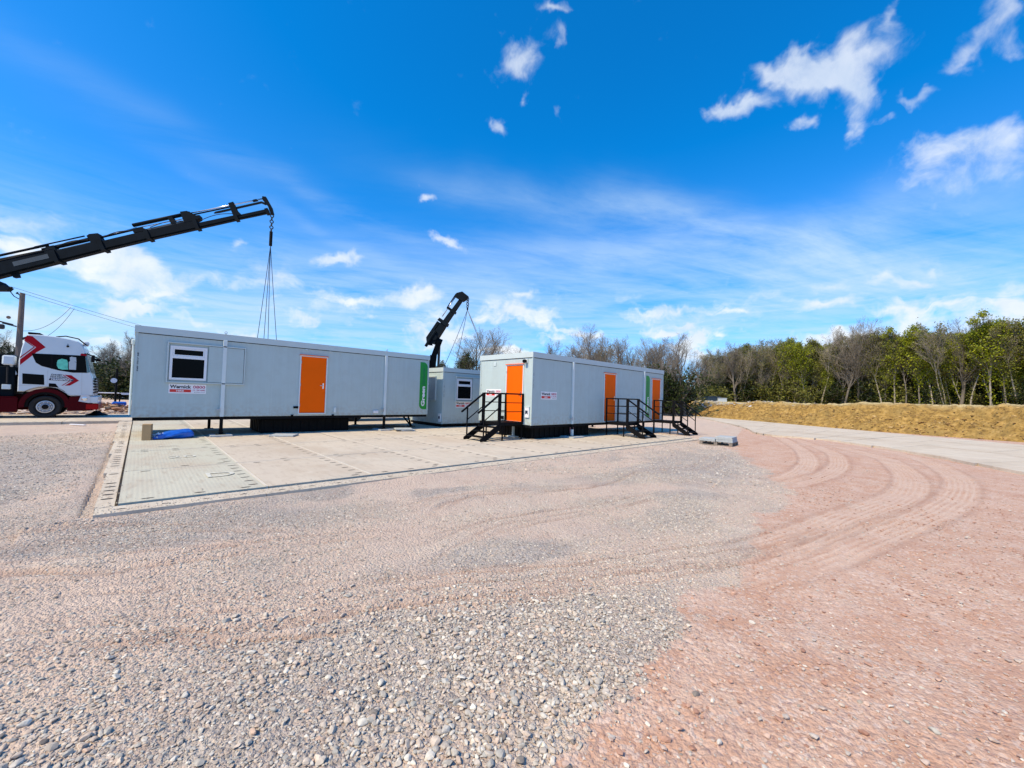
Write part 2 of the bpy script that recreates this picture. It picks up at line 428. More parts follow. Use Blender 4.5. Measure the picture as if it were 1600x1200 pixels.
M['pole'] = mat('weathered_pole_wood', (.16,.13,.11), .9, var=.2, vscale=3, stretch=(8,8,.6), bump=.3)
M['wire'] = mat('wire', (.03,.03,.035), .6)
M['chain'] = mat('chain_steel', (.05,.05,.055), .4, metal=.6)
# ------------------------------------------------------------------ lettering
def text_mesh(body, bold=0.0, shear=0.0, spacing=1.0):
    cu = bpy.data.curves.new('lettering', 'FONT'); cu.body = body; cu.offset = bold; cu.shear = shear; cu.space_character = spacing
    cu.resolution_u = 3; cu.extrude = 0
    o = bpy.data.objects.new('lettering', cu); col.objects.link(o)
    dg = bpy.context.evaluated_depsgraph_get()
    me = bpy.data.meshes.new_from_object(o.evaluated_get(dg))
    bpy.data.objects.remove(o); bpy.data.curves.remove(cu)
    return me
def letters(name, body, org, u, v, w, h, m, parent, bold=.02, shear=0, spacing=1.0):
    """lettering fitted to w x h metres, lower left corner at org, running along u, upright v"""
    me = text_mesh(body, bold, shear, spacing); me.name = name
    xs = [p.co.x for p in me.vertices]; ys = [p.co.y for p in me.vertices]
    x0, x1, y0, y1 = min(xs), max(xs), min(ys), max(ys)
    u = Vector(u); v = Vector(v); org = Vector(org)
    for p in me.vertices: p.co = org+u*((p.co.x-x0)/(x1-x0)*w)+v*((p.co.y-y0)/(y1-y0)*h)
    me.materials.clear(); me.materials.append(m)
    o = bpy.data.objects.new(name, me); col.objects.link(o); o.parent = parent
    return o
def vnoise(x, y, seed=0):
    xi = np.floor(x).astype(np.int64); yi = np.floor(y).astype(np.int64); fx = x-xi; fy = y-yi
    fx = fx*fx*(3-2*fx); fy = fy*fy*(3-2*fy)
    def h(a, b):
        n = (a*374761393+b*668265263+seed*1442695041) & 0xffffffff
        n = ((n ^ (n >> 13))*1274126177) & 0xffffffff
        return ((n ^ (n >> 16)) & 0xffff)/65535.0
    return (h(xi, yi)*(1-fx)+h(xi+1, yi)*fx)*(1-fy)+(h(xi, yi+1)*(1-fx)+h(xi+1, yi+1)*fx)*fy
def fbm(x, y, oct=4, seed=0):
    s = 0; a = .5; t = 0
    for i in range(oct): s = s+a*vnoise(x*2**i+i*17.3, y*2**i-i*9.1, seed+i); t += a; a *= .5
    return s/t
def poly_dist(x, y, pts):
    """signed distance to a polyline and arclength"""
    best = np.full(x.shape, 1e9); sg = np.zeros(x.shape); al = np.zeros(x.shape); L = 0
    for (ax, ay), (bx, by) in zip(pts[:-1], pts[1:]):
        dx, dy = bx-ax, by-ay; l = math.hypot(dx, dy)
        t = np.clip(((x-ax)*dx+(y-ay)*dy)/(l*l), 0, 1)
        px, py = x-ax-t*dx, y-ay-t*dy; d = np.hypot(px, py)
        m = d < best; best = np.where(m, d, best); sg = np.where(m, np.sign(dx*py-dy*px), sg); al = np.where(m, L+t*l, al); L += l
    return best*sg, al, L
def spline(pts, n=10):
    P = [pts[0]]+list(pts)+[pts[-1]]; out = []
    for i in range(1, len(P)-2):
        p0, p1, p2, p3 = [np.array(q, float) for q in P[i-1:i+3]]
        for k in range(n):
            t = k/n; out.append(tuple(.5*((2*p1)+(-p0+p2)*t+(2*p0-5*p1+4*p2-p3)*t*t+(-p0+3*p1-3*p2+p3)*t**3)))
    out.append(tuple(pts[-1])); return out
# ------------------------------------------------------------------ ground sheet (fine near the photographer, reaching the horizon)
rng = np.random.default_rng(5)
RED_EDGE = [(19.5, 6.3), (16.9, 5.6), (11.43, 3.04), (9.3, 2.12), (7.26, 1.92), (5.13, 1.39), (3.44, 1.52), (2.98, 1.36), (2.65, 1.39), (2.29, 1.28), (1.87, 1.31), (1.51, 1.19), (.6, .7), (-4, -2)]
RUTS = [([(-4, 7.2), (-.96, 6.45), (.25, 6.24), (1.67, 5.13)], .12, .022), ([(-3, 6.6), (-.82, 5.57), (-.01, 5.11), (1.56, 4.76), (2.37, 4.53)], .14, .026),
        ([(-.51, 4.85), (-.32, 4.76), (.6, 4.21)], .1, .02), ([(-.6, 4.1), (.18, 3.71), (.68, 3.34), (1.93, 2.77), (3.32, 2.15)], .1, .018),
        ([(3.09, 2.35), (4.02, 1.86), (4.94, 1.43), (6.81, .98)], .09, .018), ([(-.16, 4.26), (1.71, 3.47), (3.38, 2.57), (5.82, 1.61)], .1, .014),
        ([(3.0, 4.9), (4.2, 5.4), (6.5, 4.6), (8.6, 4.9)], .12, .02),
        ([(2.3, 4.0), (3.5, 4.2), (5.3, 3.9), (7.2, 3.6)], .1, .018)]
TRACKS = [([(30, 12), (26.74, 6.97), (20.21, 4.21), (16.03, 2.95), (12.91, 2.47), (10.84, 2.43), (9.4, 2.7)], .25), ([(25.09, 5.45), (19.29, 2.95), (15.73, 2.11), (12.63, 1.93), (10.42, 2.16), (9.0, 2.45)], .25),
          ([(22.03, 3.2), (18.54, 1.4), (15.12, .67), (12.86, .45), (10.56, .53), (8.32, .91), (5.85, 1.31), (4.37, 1.68)], .30),
          ([(23.2, 2.54), (19.86, .58), (15.79, -.21), (13.07, -.31), (10.58, -.08), (8.26, .37), (6.27, .79), (5.01, 1.12), (4.01, 1.42)], .28)]
RUTS = [(p, w*.42, h*.7) for p, w, h in RUTS]
_rr = random.Random(17)
for base_, n_ in ((RUTS[0][0], 5), (RUTS[1][0], 6), (RUTS[3][0], 5), (RUTS[4][0], 4), (RUTS[5][0], 6), (RUTS[6][0], 4), (RUTS[7][0], 5), ([(8.6, 4.9), (11, 4.3), (14, 4.9)], 6)):
    for _ in range(n_):
        ox, oy = _rr.gauss(0, .30), _rr.gauss(0, .30); k = _rr.uniform(.75, 1.3); mx_, my_ = base_[len(base_)//2]
        RUTS.append(([(mx_+(x-mx_)*k+ox+_rr.gauss(0, .06), my_+(y-my_)*k+oy+_rr.gauss(0, .06)) for x, y in base_], _rr.uniform(.022, .05), _rr.uniform(.004, .010)))
RUTS = [(spline(p, 5), w, h) for p, w, h in RUTS]
TRACKS = [(spline(p), w) for p, w in TRACKS]
GREY = [(10.8, 4.7, 4.6, 1.7), (.2, 6.1, 2.2, .9), (.9, 2.4, 1.3, .8), (2.6, 1.9, .8, .6), (6.6, 2.9, 1.4, .8), (-3, 13, 3, 5), (3.2, 3.1, .9, .5), (4.4, 5.9, .7, .3), (1.9, 6.9, .8, .3)]
def pink_mask(x, y):
    # 1 where pinkish fines cover the stone, 0 where clean grey stone lies
    wx = x+(fbm(x*.8, y*.8, 4, 61)-.5)*1.6; wy = y+(fbm(x*.8+9, y*.8, 4, 62)-.5)*1.4
    g = np.zeros(x.shape)
    for cx, cy, rx, ry in GREY: g = np.maximum(g, np.exp(-((wx-cx)/rx)**2-((wy-cy)/ry)**2))
    m = 1.2-1.9*g+(fbm(x*2.2, y*2.2, 4, 63)-.5)*1.6
    act = np.hypot(x, y) < 14; xs, ys = x[act]+(fbm(x[act]*2.5, y[act]*2.5, 3, 66)-.5)*.3, y[act]; b = np.zeros(xs.shape)
    for p, w in BANDS:
        d, al, L = poly_dist(xs, ys, p); b = np.maximum(b, np.exp(-(d/w)**4)*np.clip(al/.8, 0, 1)*np.clip((L-al)/.8, 0, 1))
    m[act] += b*1.2*(.5+fbm(x[act]*1.5, y[act]*1.5, 3, 67))
    return np.clip(m, 0, 1)
BANDS = [([(-3, 5.1), (.18, 3.71), (1.93, 2.77), (3.32, 2.15), (4.9, 1.6)], .20), ([(-3, 7.0), (-.01, 5.3), (1.9, 4.8), (4, 4.9), (6.5, 4.3), (8.5, 3.5)], .28), ([(1.5, 4.1), (3.4, 4.0), (5.3, 3.4), (7.2, 3.0)], .25), ([(3.2, 6.6), (5, 6.2), (8, 5.6), (11, 5.9)], .3), ([(-.2, 4.1), (1.7, 3.3), (3.4, 2.6), (5.8, 1.8)], .14)]
def red_mask(x, y):
    d, al, L = poly_dist(x, y, RED_EDGE)
    r = np.hypot(x, y)
    n = (fbm(x*1.6, y*1.6, 4, 3)-.5)*.55*np.clip(r/4, .35, 2)+(fbm(x*9, y*9, 3, 8)-.5)*.22
    n = n+(fbm(x*22, y*22, 3, 18)-.5)*.16*np.clip(1.5-r/8, .2, 1)
    m = np.clip(.5+(d+n)/(.07+.012*r), 0, 1)        # left of the line as it runs towards us
    return m
def ground_h(x, y):
    r = np.hypot(x, y)
    near = np.clip(1-(r-25)/30, 0, 1)
    pad = ((x > -.5) & (x < 19) & (y > 7.25) & (y < 27)) | (y > 24)
    h = (fbm(x*.45, y*.45, 3, 1)-.5)*.06+(fbm(x*1.7, y*1.7, 4, 2)-.5)*.022
    h += (fbm(x*7, y*7, 3, 6)-.5)*.010*np.clip(1.2-r/14, 0, 1)+(fbm(x*24, y*24, 3, 16)-.5)*.012*np.clip(1.3-r/9, 0, 1)+(np.abs(fbm(x*48, y*48, 2, 26)-.5)-.12)*.022*np.clip(1.3-r/6.5, 0, 1)
    h = h*near
    h += .055*np.exp(-((y-7.05)/.35)**2)*((x > -.9) & (x < 18.5) & (y < 7.3))+.03*np.exp(-((x+.62)/.25)**2)*((y > 7) & (y < 24) & (x < -.3))
    tr = np.zeros(x.shape)
    act = r < 34
    xs, ys = x[act], y[act]; hh = np.zeros(xs.shape); tt = np.zeros(xs.shape); dk = np.zeros(xs.shape)
    jit = (fbm(xs*3, ys*3, 3, 21)-.5)
    for p, w, dep in RUTS:
        pa = np.array(p); bb = (xs > pa[:, 0].min()-.5) & (xs < pa[:, 0].max()+.5) & (ys > pa[:, 1].min()-.5) & (ys < pa[:, 1].max()+.5)
        if not bb.any(): continue
        d, al, L = poly_dist(xs[bb], ys[bb], p); a = np.abs(d+jit[bb]*.12)
        env = np.clip(al/.6, 0, 1)*np.clip((L-al)/.6, 0, 1)*np.clip(2.6*fbm(al*1.3, al*0+w*900, 3, 30)-.6, 0, 1.1)
        g = np.exp(-(a/w)**2)
        hh[bb] += env*dep*(-g+.9*np.exp(-((a-2.1*w)/(w*.8))**2)); dk[bb] += env*g*.7
    for p, w in TRACKS:
        pa = np.array(p); bb = (xs > pa[:, 0].min()-.8) & (xs < pa[:, 0].max()+.8) & (ys > pa[:, 1].min()-.8) & (ys < pa[:, 1].max()+.8)
        if not bb.any(): continue
        d, al, L = poly_dist(xs[bb], ys[bb], p); jb = jit[bb]; d = d+jb*.03; a = np.abs(d)
        env = np.clip(al/1.5, 0, 1)*np.clip((L-al)/2.0, 0, 1)
        inside = np.clip((w-a)/.05, 0, 1)
        rib = np.cos(2*PI*d/.088)*np.clip(.9+2.5*jb, .1, 1.3)*(1+.35*np.sign(np.sin(al*2*PI/.075))*np.clip(1-al/40, 0, 1))
        hh[bb] += env*np.clip(2.2*fbm(al*1.2, d*2+7, 3, 72)-.3, .15, 1.1)*(-.008*inside+.010*inside*rib+.015*np.exp(-((a-w-.06)/.05)**2)*(.5+fbm(al*2, al*0+w, 2, 9)))
        tt[bb] = np.maximum(tt[bb], env*inside*(.55+.45*rib)*np.clip(.2+1.5*fbm(al*.8, d*3, 4, 71), .3, 1)); dk[bb] += env*.7*np.exp(-((a-w-.03)/.05)**2)*(.4+fbm(al*1.1, al*0+3, 2, 19))
    h[act] += hh; tr[act] = tt
    dark = np.zeros(x.shape); dark[act] = np.clip(dk, 0, 1)
    h = np.where(pad, np.minimum(h*.2, 0)-.012, h)
    return h, tr, dark
def polar_grid(azs, rs):
    A, Rr = np.meshgrid(azs, rs)
    return Rr*np.cos(A), Rr*np.sin(A)
az = np.concatenate([np.radians(np.linspace(-22, 118, 1150)), np.radians(np.linspace(118, 338, 60))[1:-1]])
rs = np.concatenate([[.02], np.geomspace(.5, 1.6, 12), np.geomspace(1.6, 30, 760)[1:], np.geomspace(30, 2500, 60)[1:]])
gx, gy = polar_grid(az, rs)
gz, gtr, gdk = ground_h(gx.ravel(), gy.ravel())
na, nr = len(az), len(rs)
ii = np.arange(nr-1)[:, None]*na; jj = np.arange(na)[None, :]; j2 = (jj+1) % na
Fq = np.stack([(ii+jj), (ii+j2), (ii+na+j2), (ii+na+jj)], -1).reshape(-1, 4)[:, ::-1]

def ground_material():
    m = bpy.data.materials.new('gravel_and_red_hardcore'); m.use_nodes = True
    nt = m.node_tree; b = nt.nodes['Principled BSDF']; N = nt.nodes.new; L = nt.links.new
    b.inputs['Roughness'].default_value = .92; b.inputs['Specular IOR Level'].default_value = .2
    geo = N('ShaderNodeNewGeometry'); P = geo.outputs['Position']
    at = N('ShaderNodeAttribute'); at.attribute_name = 'mix'
    sp = N('ShaderNodeSeparateXYZ'); L(at.outputs['Vector'], sp.inputs[0])
    def noise(s, d, r=.6, vec=P):
        n = N('ShaderNodeTexNoise'); n.inputs['Scale'].default_value = s; n.inputs['Detail'].default_value = d; n.inputs['Roughness'].default_value = r; L(vec, n.inputs['Vector']); return n
    def vor(s, feat='F1'):
        v = N('ShaderNodeTexVoronoi'); v.inputs['Scale'].default_value = s; v.feature = feat; L(P, v.inputs['Vector']); return v
    def ramp(f, stops, interp='LINEAR'):
        r = N('ShaderNodeValToRGB'); r.color_ramp.interpolation = interp; L(f, r.inputs[0])
        e = r.color_ramp.elements
        while len(e) < len(stops): e.new(.5)
        for k, (p, c) in enumerate(stops): e[k].position = p; e[k].color = (*c, 1)
        return r.outputs[0]
    def mix(f, a, c, t='MIX'):
        x = N('ShaderNodeMix'); x.data_type = 'RGBA'; x.blend_type = t
        for s, v in ((x.inputs[0], f), (x.inputs[6], a), (x.inputs[7], c)):
            if isinstance(v, (int, float)): s.default_value = v
            elif isinstance(v, tuple): s.default_value = (*v, 1)
            else: L(v, s)
        return x.outputs[2]
    def mr(f, a, c, lo=0, hi=1):
        x = N('ShaderNodeMapRange'); L(f, x.inputs[0]); x.inputs[1].default_value = a; x.inputs[2].default_value = c; x.inputs[3].default_value = lo; x.inputs[4].default_value = hi; return x.outputs[0]
    v1 = vor(34); v2 = vor(75); v3 = vor(12)
    stone_stops = [(0, (.22, .18, .16)), (.18, (.45, .37, .30)), (.36, (.35, .33, .30)), (.55, (.54, .44, .36)), (.74, (.46, .42, .37)), (.9, (.64, .57, .49)), (1, (.29, .21, .17))]
    sep = N('ShaderNodeSeparateColor'); L(v1.outputs['Color'], sep.inputs[0])
    sep2 = N('ShaderNodeSeparateColor'); L(v2.outputs['Color'], sep2.inputs[0])
    c1 = ramp(sep.outputs[0], stone_stops); c2 = ramp(sep2.outputs[1], stone_stops)
    grav = mix(.5, c1, c2)
    # broad drifts: pinkish fines, blue-grey clean stone
    big = noise(.55, 5, .6); mid = noise(2.3, 5, .6)
    ap = N('ShaderNodeAttribute'); ap.attribute_name = 'pink'
    grav = mix(ap.outputs['Fac'], grav, mix(.74, grav, (.70, .535, .41)))
    grav = mix(mr(noise(3.1, 6, .65).outputs[0], .52, .68, 0, .4), grav, (.50, .345, .255))
    grav = mix(mr(noise(1.2, 5, .6).outputs[0], .5, .68, 0, .45), grav, (.68, .59, .47))
    red = mix(mr(mid.outputs[0], .38, .62), (.53, .325, .22), (.60, .43, .325))
    red = mix(mr(noise(6.5, 6, .7).outputs[0], .52, .68, 0, .4), red, (.49, .275, .175))
    red = mix(mr(noise(1.4, 6, .7).outputs[0], .54, .7, 0, .7), red, (.57, .46, .36))
    red = mix(mr(noise(30, 6, .75).outputs[0], .46, .72, 0, .6), red, (.38, .195, .13))  # dark pits painted into the colour for shaded gaps between crumbs
    chips = mr(sep.outputs[2], .80, .84, 0, .5)
    red = mix(chips, red, (.66, .54, .45))
    chips2 = mr(sep2.outputs[2], .9, .93, 0, .6)
    red = mix(chips2, red, (.33, .22, .2))
    red = mix(mr(noise(.8, 4).outputs[0], .5, .72, 0, .5), red, (.45, .255, .18))
    base = mix(sp.outputs[0], grav, red)
    base = mix(sp.outputs[1], base, mix(.8, base, (.64, .485, .37)))       # rolled tyre tracks, dusty
    base = mix(sp.outputs[2], base, mix(.5, base, (.33, .19, .13)))         # darker red-brown along the ruts and track edges
    L(base, b.inputs['Base Color'])
    # relief
    h = N('ShaderNodeMath'); h.operation = 'MULTIPLY_ADD'; L(v1.outputs['Distance'], h.inputs[0]); h.inputs[1].default_value = -1.0; h.inputs[2].default_value = 0
    h2 = N('ShaderNodeMath'); h2.operation = 'MULTIPLY_ADD'; L(v2.outputs['Distance'], h2.inputs[0]); h2.inputs[1].default_value = -.5; L(h.outputs[0], h2.inputs[2])
    h3 = N('ShaderNodeMath'); h3.operation = 'MULTIPLY_ADD'; L(noise(90, 3).outputs[0], h3.inputs[0]); h3.inputs[1].default_value = .9; L(h2.outputs[0], h3.inputs[2])
    bp = N('ShaderNodeBump'); bp.inputs['Distance'].default_value = .022
    L(mr(sp.outputs[0], 0, 1, .9, .5), bp.inputs['Strength'])
    L(h3.outputs[0], bp.inputs['Height']); L(bp.outputs[0], b.inputs['Normal'])
    return m
M['ground'] = ground_material()
ground = np_mesh('ground', np.stack([gx.ravel(), gy.ravel(), gz], -1), Fq, M['ground'], smooth=True)
att = ground.data.attributes.new('mix', 'FLOAT_VECTOR', 'POINT')
att.data.foreach_set('vector', np.stack([red_mask(gx.ravel(), gy.ravel()), gtr*.85, gdk*.9], -1).astype(np.float32).ravel())
att = ground.data.attributes.new('pink', 'FLOAT', 'POINT')
att.data.foreach_set('value', pink_mask(gx.ravel(), gy.ravel()).astype(np.float32))
tag(ground, kind='structure')

# ------------------------------------------------------------------ loose stones
def rock_templates(n, seed, sub=1):
    import bmesh
    r = np.random.default_rng(seed); out = []
    for k in range(n):
        bm = bmesh.new()
        bmesh.ops.create_icosphere(bm, subdivisions=sub, radius=1)
        V = np.array([v.co[:] for v in bm.verts]); Fc = [tuple(v.index for v in f.verts) for f in bm.faces]; bm.free()
        for q in range(7):                               # break flat faces off
            d = r.normal(size=3); d /= np.linalg.norm(d); c = r.uniform(.38, .8)
            s = V@d; V = V-np.outer(np.maximum(s-c, 0), d)
        V *= np.array([1, r.uniform(.55, .9), r.uniform(.32, .58)])
        out.append((V, np.array(Fc)))
    return out
def scatter(points, size, templ, r, sink=.25, zfun=None):
    """points (n,2), size (n,) -> one big triangle soup"""
    Vs = []; Fs = []; base = 0
    h = zfun(points[:, 0], points[:, 1])
    idx = r.integers(0, len(templ), len(points))
    for t, (V, Fc) in enumerate(templ):
        s = np.where(idx == t)[0]; n = len(s)
        if not n: continue
        yaw = r.uniform(0, 2*PI, n); tx = r.normal(0, .24, n); 
        ca, sa = np.cos(yaw), np.sin(yaw); ct, st_ = np.cos(tx), np.sin(tx)
        P = V[None]*size[s][:, None, None]
        y2 = P[:, :, 1]*ct[:, None]-P[:, :, 2]*st_[:, None]; z2 = P[:, :, 1]*st_[:, None]+P[:, :, 2]*ct[:, None]; x2 = P[:, :, 0]
        X = x2*ca[:, None]-y2*sa[:, None]+points[s, 0][:, None]; Y = x2*sa[:, None]+y2*ca[:, None]+points[s, 1][:, None]
        Z = z2+(h[s]+size[s]*sink)[:, None]
        Vs.append(np.stack([X, Y, Z], -1).reshape(-1, 3))
        Fs.append((Fc[None]+(np.arange(n)*len(V))[:, None, None]+base).reshape(-1, 3)); base += n*len(V)
    return np.concatenate(Vs), np.concatenate(Fs)
def stone_material(name, stops):
    m = bpy.data.materials.new(name); m.use_nodes = True
    nt = m.node_tree; b = nt.nodes['Principled BSDF']; N = nt.nodes.new; L = nt.links.new
    b.inputs['Roughness'].default_value = .85; b.inputs['Specular IOR Level'].default_value = .3
    g = N('ShaderNodeNewGeometry'); r = N('ShaderNodeValToRGB'); L(g.outputs['Random Per Island'], r.inputs[0])
    e = r.color_ramp.elements
    while len(e) < len(stops): e.new(.5)
    for k, (p, c) in enumerate(stops): e[k].position = p; e[k].color = (*c, 1)
    n = N('ShaderNodeTexNoise'); n.inputs['Scale'].default_value = 60; n.inputs['Detail'].default_value = 4; L(g.outputs['Position'], n.inputs['Vector'])
    mr = N('ShaderNodeMapRange'); L(n.outputs[0], mr.inputs[0]); mr.inputs[1].default_value = .3; mr.inputs[2].default_value = .7; mr.inputs[3].default_value = .82; mr.inputs[4].default_value = 1.15
    mx = N('ShaderNodeVectorMath'); mx.operation = 'SCALE'; L(r.outputs[0], mx.inputs[0]); L(mr.outputs[0], mx.inputs['Scale']); L(mx.outputs[0], b.inputs['Base Color'])
    return m
M['stones'] = stone_material('crushed_stone', [(0, (.18,.155,.13)), (.15, (.54,.465,.37)), (.32, (.37,.355,.305)), (.5, (.60,.51,.40)), (.66, (.48,.37,.28)), (.8, (.54,.505,.43)), (.92, (.72,.66,.54)), (1, (.53,.36,.25))])
M['redchips'] = stone_material('red_stone_chips', [(0, (.34,.18,.12)), (.3, (.50,.30,.21)), (.55, (.56,.39,.29)), (.75, (.47,.40,.33)), (.9, (.60,.52,.43)), (1, (.42,.22,.15))])
def in_view_points(n, r0, r1, r, a0=-12, a1=108):
    a = np.radians(r.uniform(a0, a1, n)); rr = np.sqrt(r.uniform(r0*r0, r1*r1, n))
    return np.stack([rr*np.cos(a), rr*np.sin(a)], -1)
def off_pad(p): return ~((p[:, 0] > -.66) & (p[:, 0] < 18.4) & (p[:, 1] > 7.12))
zf = lambda x, y: ground_h(x, y)[0]
r = np.random.default_rng(11)
T_big = rock_templates(9, 1, 2); T_small = rock_templates(8, 2, 1)
P1 = in_view_points(30000, 1.2, 4.2, r)
rm = red_mask(P1[:, 0], P1[:, 1]); rr = np.hypot(P1[:, 0], P1[:, 1])
dens = np.clip(1.2-(rr-2.2)/1.5, 0, 1)*np.clip(3.0*fbm(P1[:, 0]*1.3, P1[:, 1]*1.3, 3, 44)-.62, .12, 1)
P1 = P1[(rm+r.normal(0, .33, len(P1)) < .55) & (r.random(len(P1)) < dens*(1.15-.6*pink_mask(P1[:, 0], P1[:, 1])))]
S1 = np.clip(r.lognormal(-4.22, .36, len(P1)), .007, .032)
P2 = in_view_points(330000, 1.2, 10, r)
rr = np.hypot(P2[:, 0], P2[:, 1]); rm = red_mask(P2[:, 0], P2[:, 1]); _, t2, _ = ground_h(P2[:, 0], P2[:, 1])
P2 = P2[(r.random(len(P2)) < np.where(rm > .5, .06, 1)*(1-.8*t2)*np.clip(3.0*fbm(P2[:, 0]*.9, P2[:, 1]*.9, 4, 4)-.8, .15, 1.1)*(1.2-.65*pink_mask(P2[:, 0], P2[:, 1]))*np.clip(1.3-rr/10, .25, 1)*1.3) & off_pad(P2)]
S2 = np.clip(r.lognormal(-4.7, .38, len(P2)), .004, .020)
P3 = in_view_points(60000, 9, 20, r); rm = red_mask(P3[:, 0], P3[:, 1]); P3 = P3[(rm < .5) & off_pad(P3)]
S3 = np.clip(r.lognormal(-4.0, .3, len(P3)), .01, .04)
PE = np.stack([r.uniform(-.6, 18, 5200), 7.16+np.abs(r.normal(0, .22, 5200))], -1); PE = np.concatenate([PE, np.stack([-.62+np.abs(r.normal(0, .25, 1500)), r.uniform(7.2, 22, 1500)], -1)])
SE = np.clip(r.lognormal(-4.9, .45, len(PE)), .004, .018)
Va, Fa = scatter(P1, S1, T_big, r, .3, zf)
Vb, Fb = scatter(np.concatenate([P2, P3]), np.concatenate([S2, S3]), T_small, r, .15, zf)
Ve, Fe = scatter(PE, SE, T_small, r, .1, lambda x, y: np.where((y > 7.55) & (x > -.15), .104, .076))
Vb, Fb = np.concatenate([Vb, Ve]), np.concatenate([Fb, Fe+len(Vb)])
gravel = np_mesh('gravel', np.concatenate([Va, Vb]), np.concatenate([Fa, Fb+len(Va)]), M['stones'], k=3)
tag(gravel, kind='stuff')
P4 = in_view_points(240000, 1.2, 15, r); rm = red_mask(P4[:, 0], P4[:, 1]); rr = np.hypot(P4[:, 0], P4[:, 1]); _, t4, _ = ground_h(P4[:, 0], P4[:, 1])
P4 = P4[(rm > .45) & (r.random(len(P4)) < (fbm(P4[:, 0]*1.3, P4[:, 1]*1.3, 4, 14)*1.9-.45)*(1-.85*t4)*np.clip(1.2-rr/12, .15, 1)) & off_pad(P4)]
S4 = np.clip(r.lognormal(-4.75, .52, len(P4)), .003, .030)
Vc, Fc_ = scatter(P4, S4, T_small, r, .35, zf)
tag(np_mesh('red_stone_chips', Vc, Fc_, M['redchips'], k=3), kind='stuff')

# ------------------------------------------------------------------ laid mats: the pad, its edge strips and two haul roads
def mat_material(name, c1, c2, rib):
    m = bpy.data.materials.new(name); m.use_nodes = True
    nt = m.node_tree; b = nt.nodes['Principled BSDF']; N = nt.nodes.new; L = nt.links.new
    b.inputs['Roughness'].default_value = .9; b.inputs['Specular IOR Level'].default_value = .08
    g = N('ShaderNodeNewGeometry')
    r = N('ShaderNodeMix'); r.data_type = 'RGBA'; L(g.outputs['Random Per Island'], r.inputs[0]); r.inputs[6].default_value = (*c1, 1); r.inputs[7].default_value = (*c2, 1)
    def nz(s, d, sc=None):
        v = g.outputs['Position']
        if sc: mp = N('ShaderNodeMapping'); mp.inputs['Scale'].default_value = sc; L(v, mp.inputs[0]); v = mp.outputs[0]
        n = N('ShaderNodeTexNoise'); n.inputs['Scale'].default_value = s; n.inputs['Detail'].default_value = d; n.inputs['Roughness'].default_value = .65; L(v, n.inputs['Vector']); return n.outputs[0]
    def mr(f, a, c, lo, hi):
        x = N('ShaderNodeMapRange'); L(f, x.inputs[0]); x.inputs[1].default_value = a; x.inputs[2].default_value = c; x.inputs[3].default_value = lo; x.inputs[4].default_value = hi; return x.outputs[0]
    def mx(f, a, c):
        x = N('ShaderNodeMix'); x.data_type = 'RGBA'; L(f, x.inputs[0]); L(a, x.inputs[6]); x.inputs[7].default_value = (*c, 1); return x.outputs[2]
    c = mx(mr(nz(1.1, 7, (1, .5, 1)), .45, .75, 0, .5), r.outputs[2], (.43, .36, .285))
    c = mx(mr(nz(.7, 6), .52, .75, 0, .4), c, (.38, .375, .32))
    c = mx(mr(nz(9, 6, (1, .25, 1)), .52, .72, 0, .45), c, (.33, .25, .18))
    c = mx(mr(nz(.45, 8, (1, .6, 1)), .5, .62, 0, .5), c, (.46, .37, .27))
    c = mx(mr(nz(2.2, 9), .6, .72, 0, .5), c, (.62, .56, .46))
    L(c, b.inputs['Base Color'])
    w = N('ShaderNodeTexWave'); w.wave_type = 'BANDS'; w.bands_direction = 'X'; w.inputs['Scale'].default_value = 5.5 if rib else 7; L(g.outputs['Position'], w.inputs['Vector'])
    bp = N('ShaderNodeBump'); bp.inputs['Strength'].default_value = .10 if rib else .05; bp.inputs['Distance'].default_value = .012; L(w.outputs['Fac'], bp.inputs['Height'])
    bp2 = N('ShaderNodeBump'); bp2.inputs['Strength'].default_value = .4; bp2.inputs['Distance'].default_value = .01; L(nz(25, 5), bp2.inputs['Height']); L(bp.outputs[0], bp2.inputs['Normal'])
    L(bp2.outputs[0], b.inputs['Normal'])
    return m
M['mat_tan'] = mat_material('tan_ground_mat', (.54, .47, .37), (.58, .51, .40), False)
M['mat_green'] = mat_material('grey_green_ribbed_mat', (.49, .475, .37), (.52, .50, .40), True)
M['mat_edge'] = mat_material('pale_edge_strip', (.57, .50, .39), (.61, .54, .43), False)
M['recess_shade'] = mat('painted_recess_shade', (.035, .03, .025), .9)  # flat dark colour painted for the shade inside holes and gaps
M['lip'] = mat('worn_pale_lip', (.61, .55, .44), .7, var=.06)
pad = MB()
def recess_shade(mb, x, y, z, along, l=.075, w=.028):
    a, c = (l, w) if along == 'x' else (w, l)
    pts = [(x+a*math.cos(t*PI/4), y+c*math.sin(t*PI/4), z) for t in range(8)]
    mb.cur = 3; mb.add(pts, [tuple(range(8))]); 
MX0, MDX = -.15, 1.78
MY = [7.56, 10.3, 13.25, 16.05, 18.9, 21.8, 24.6]
rr_ = random.Random(3)
nx = 10
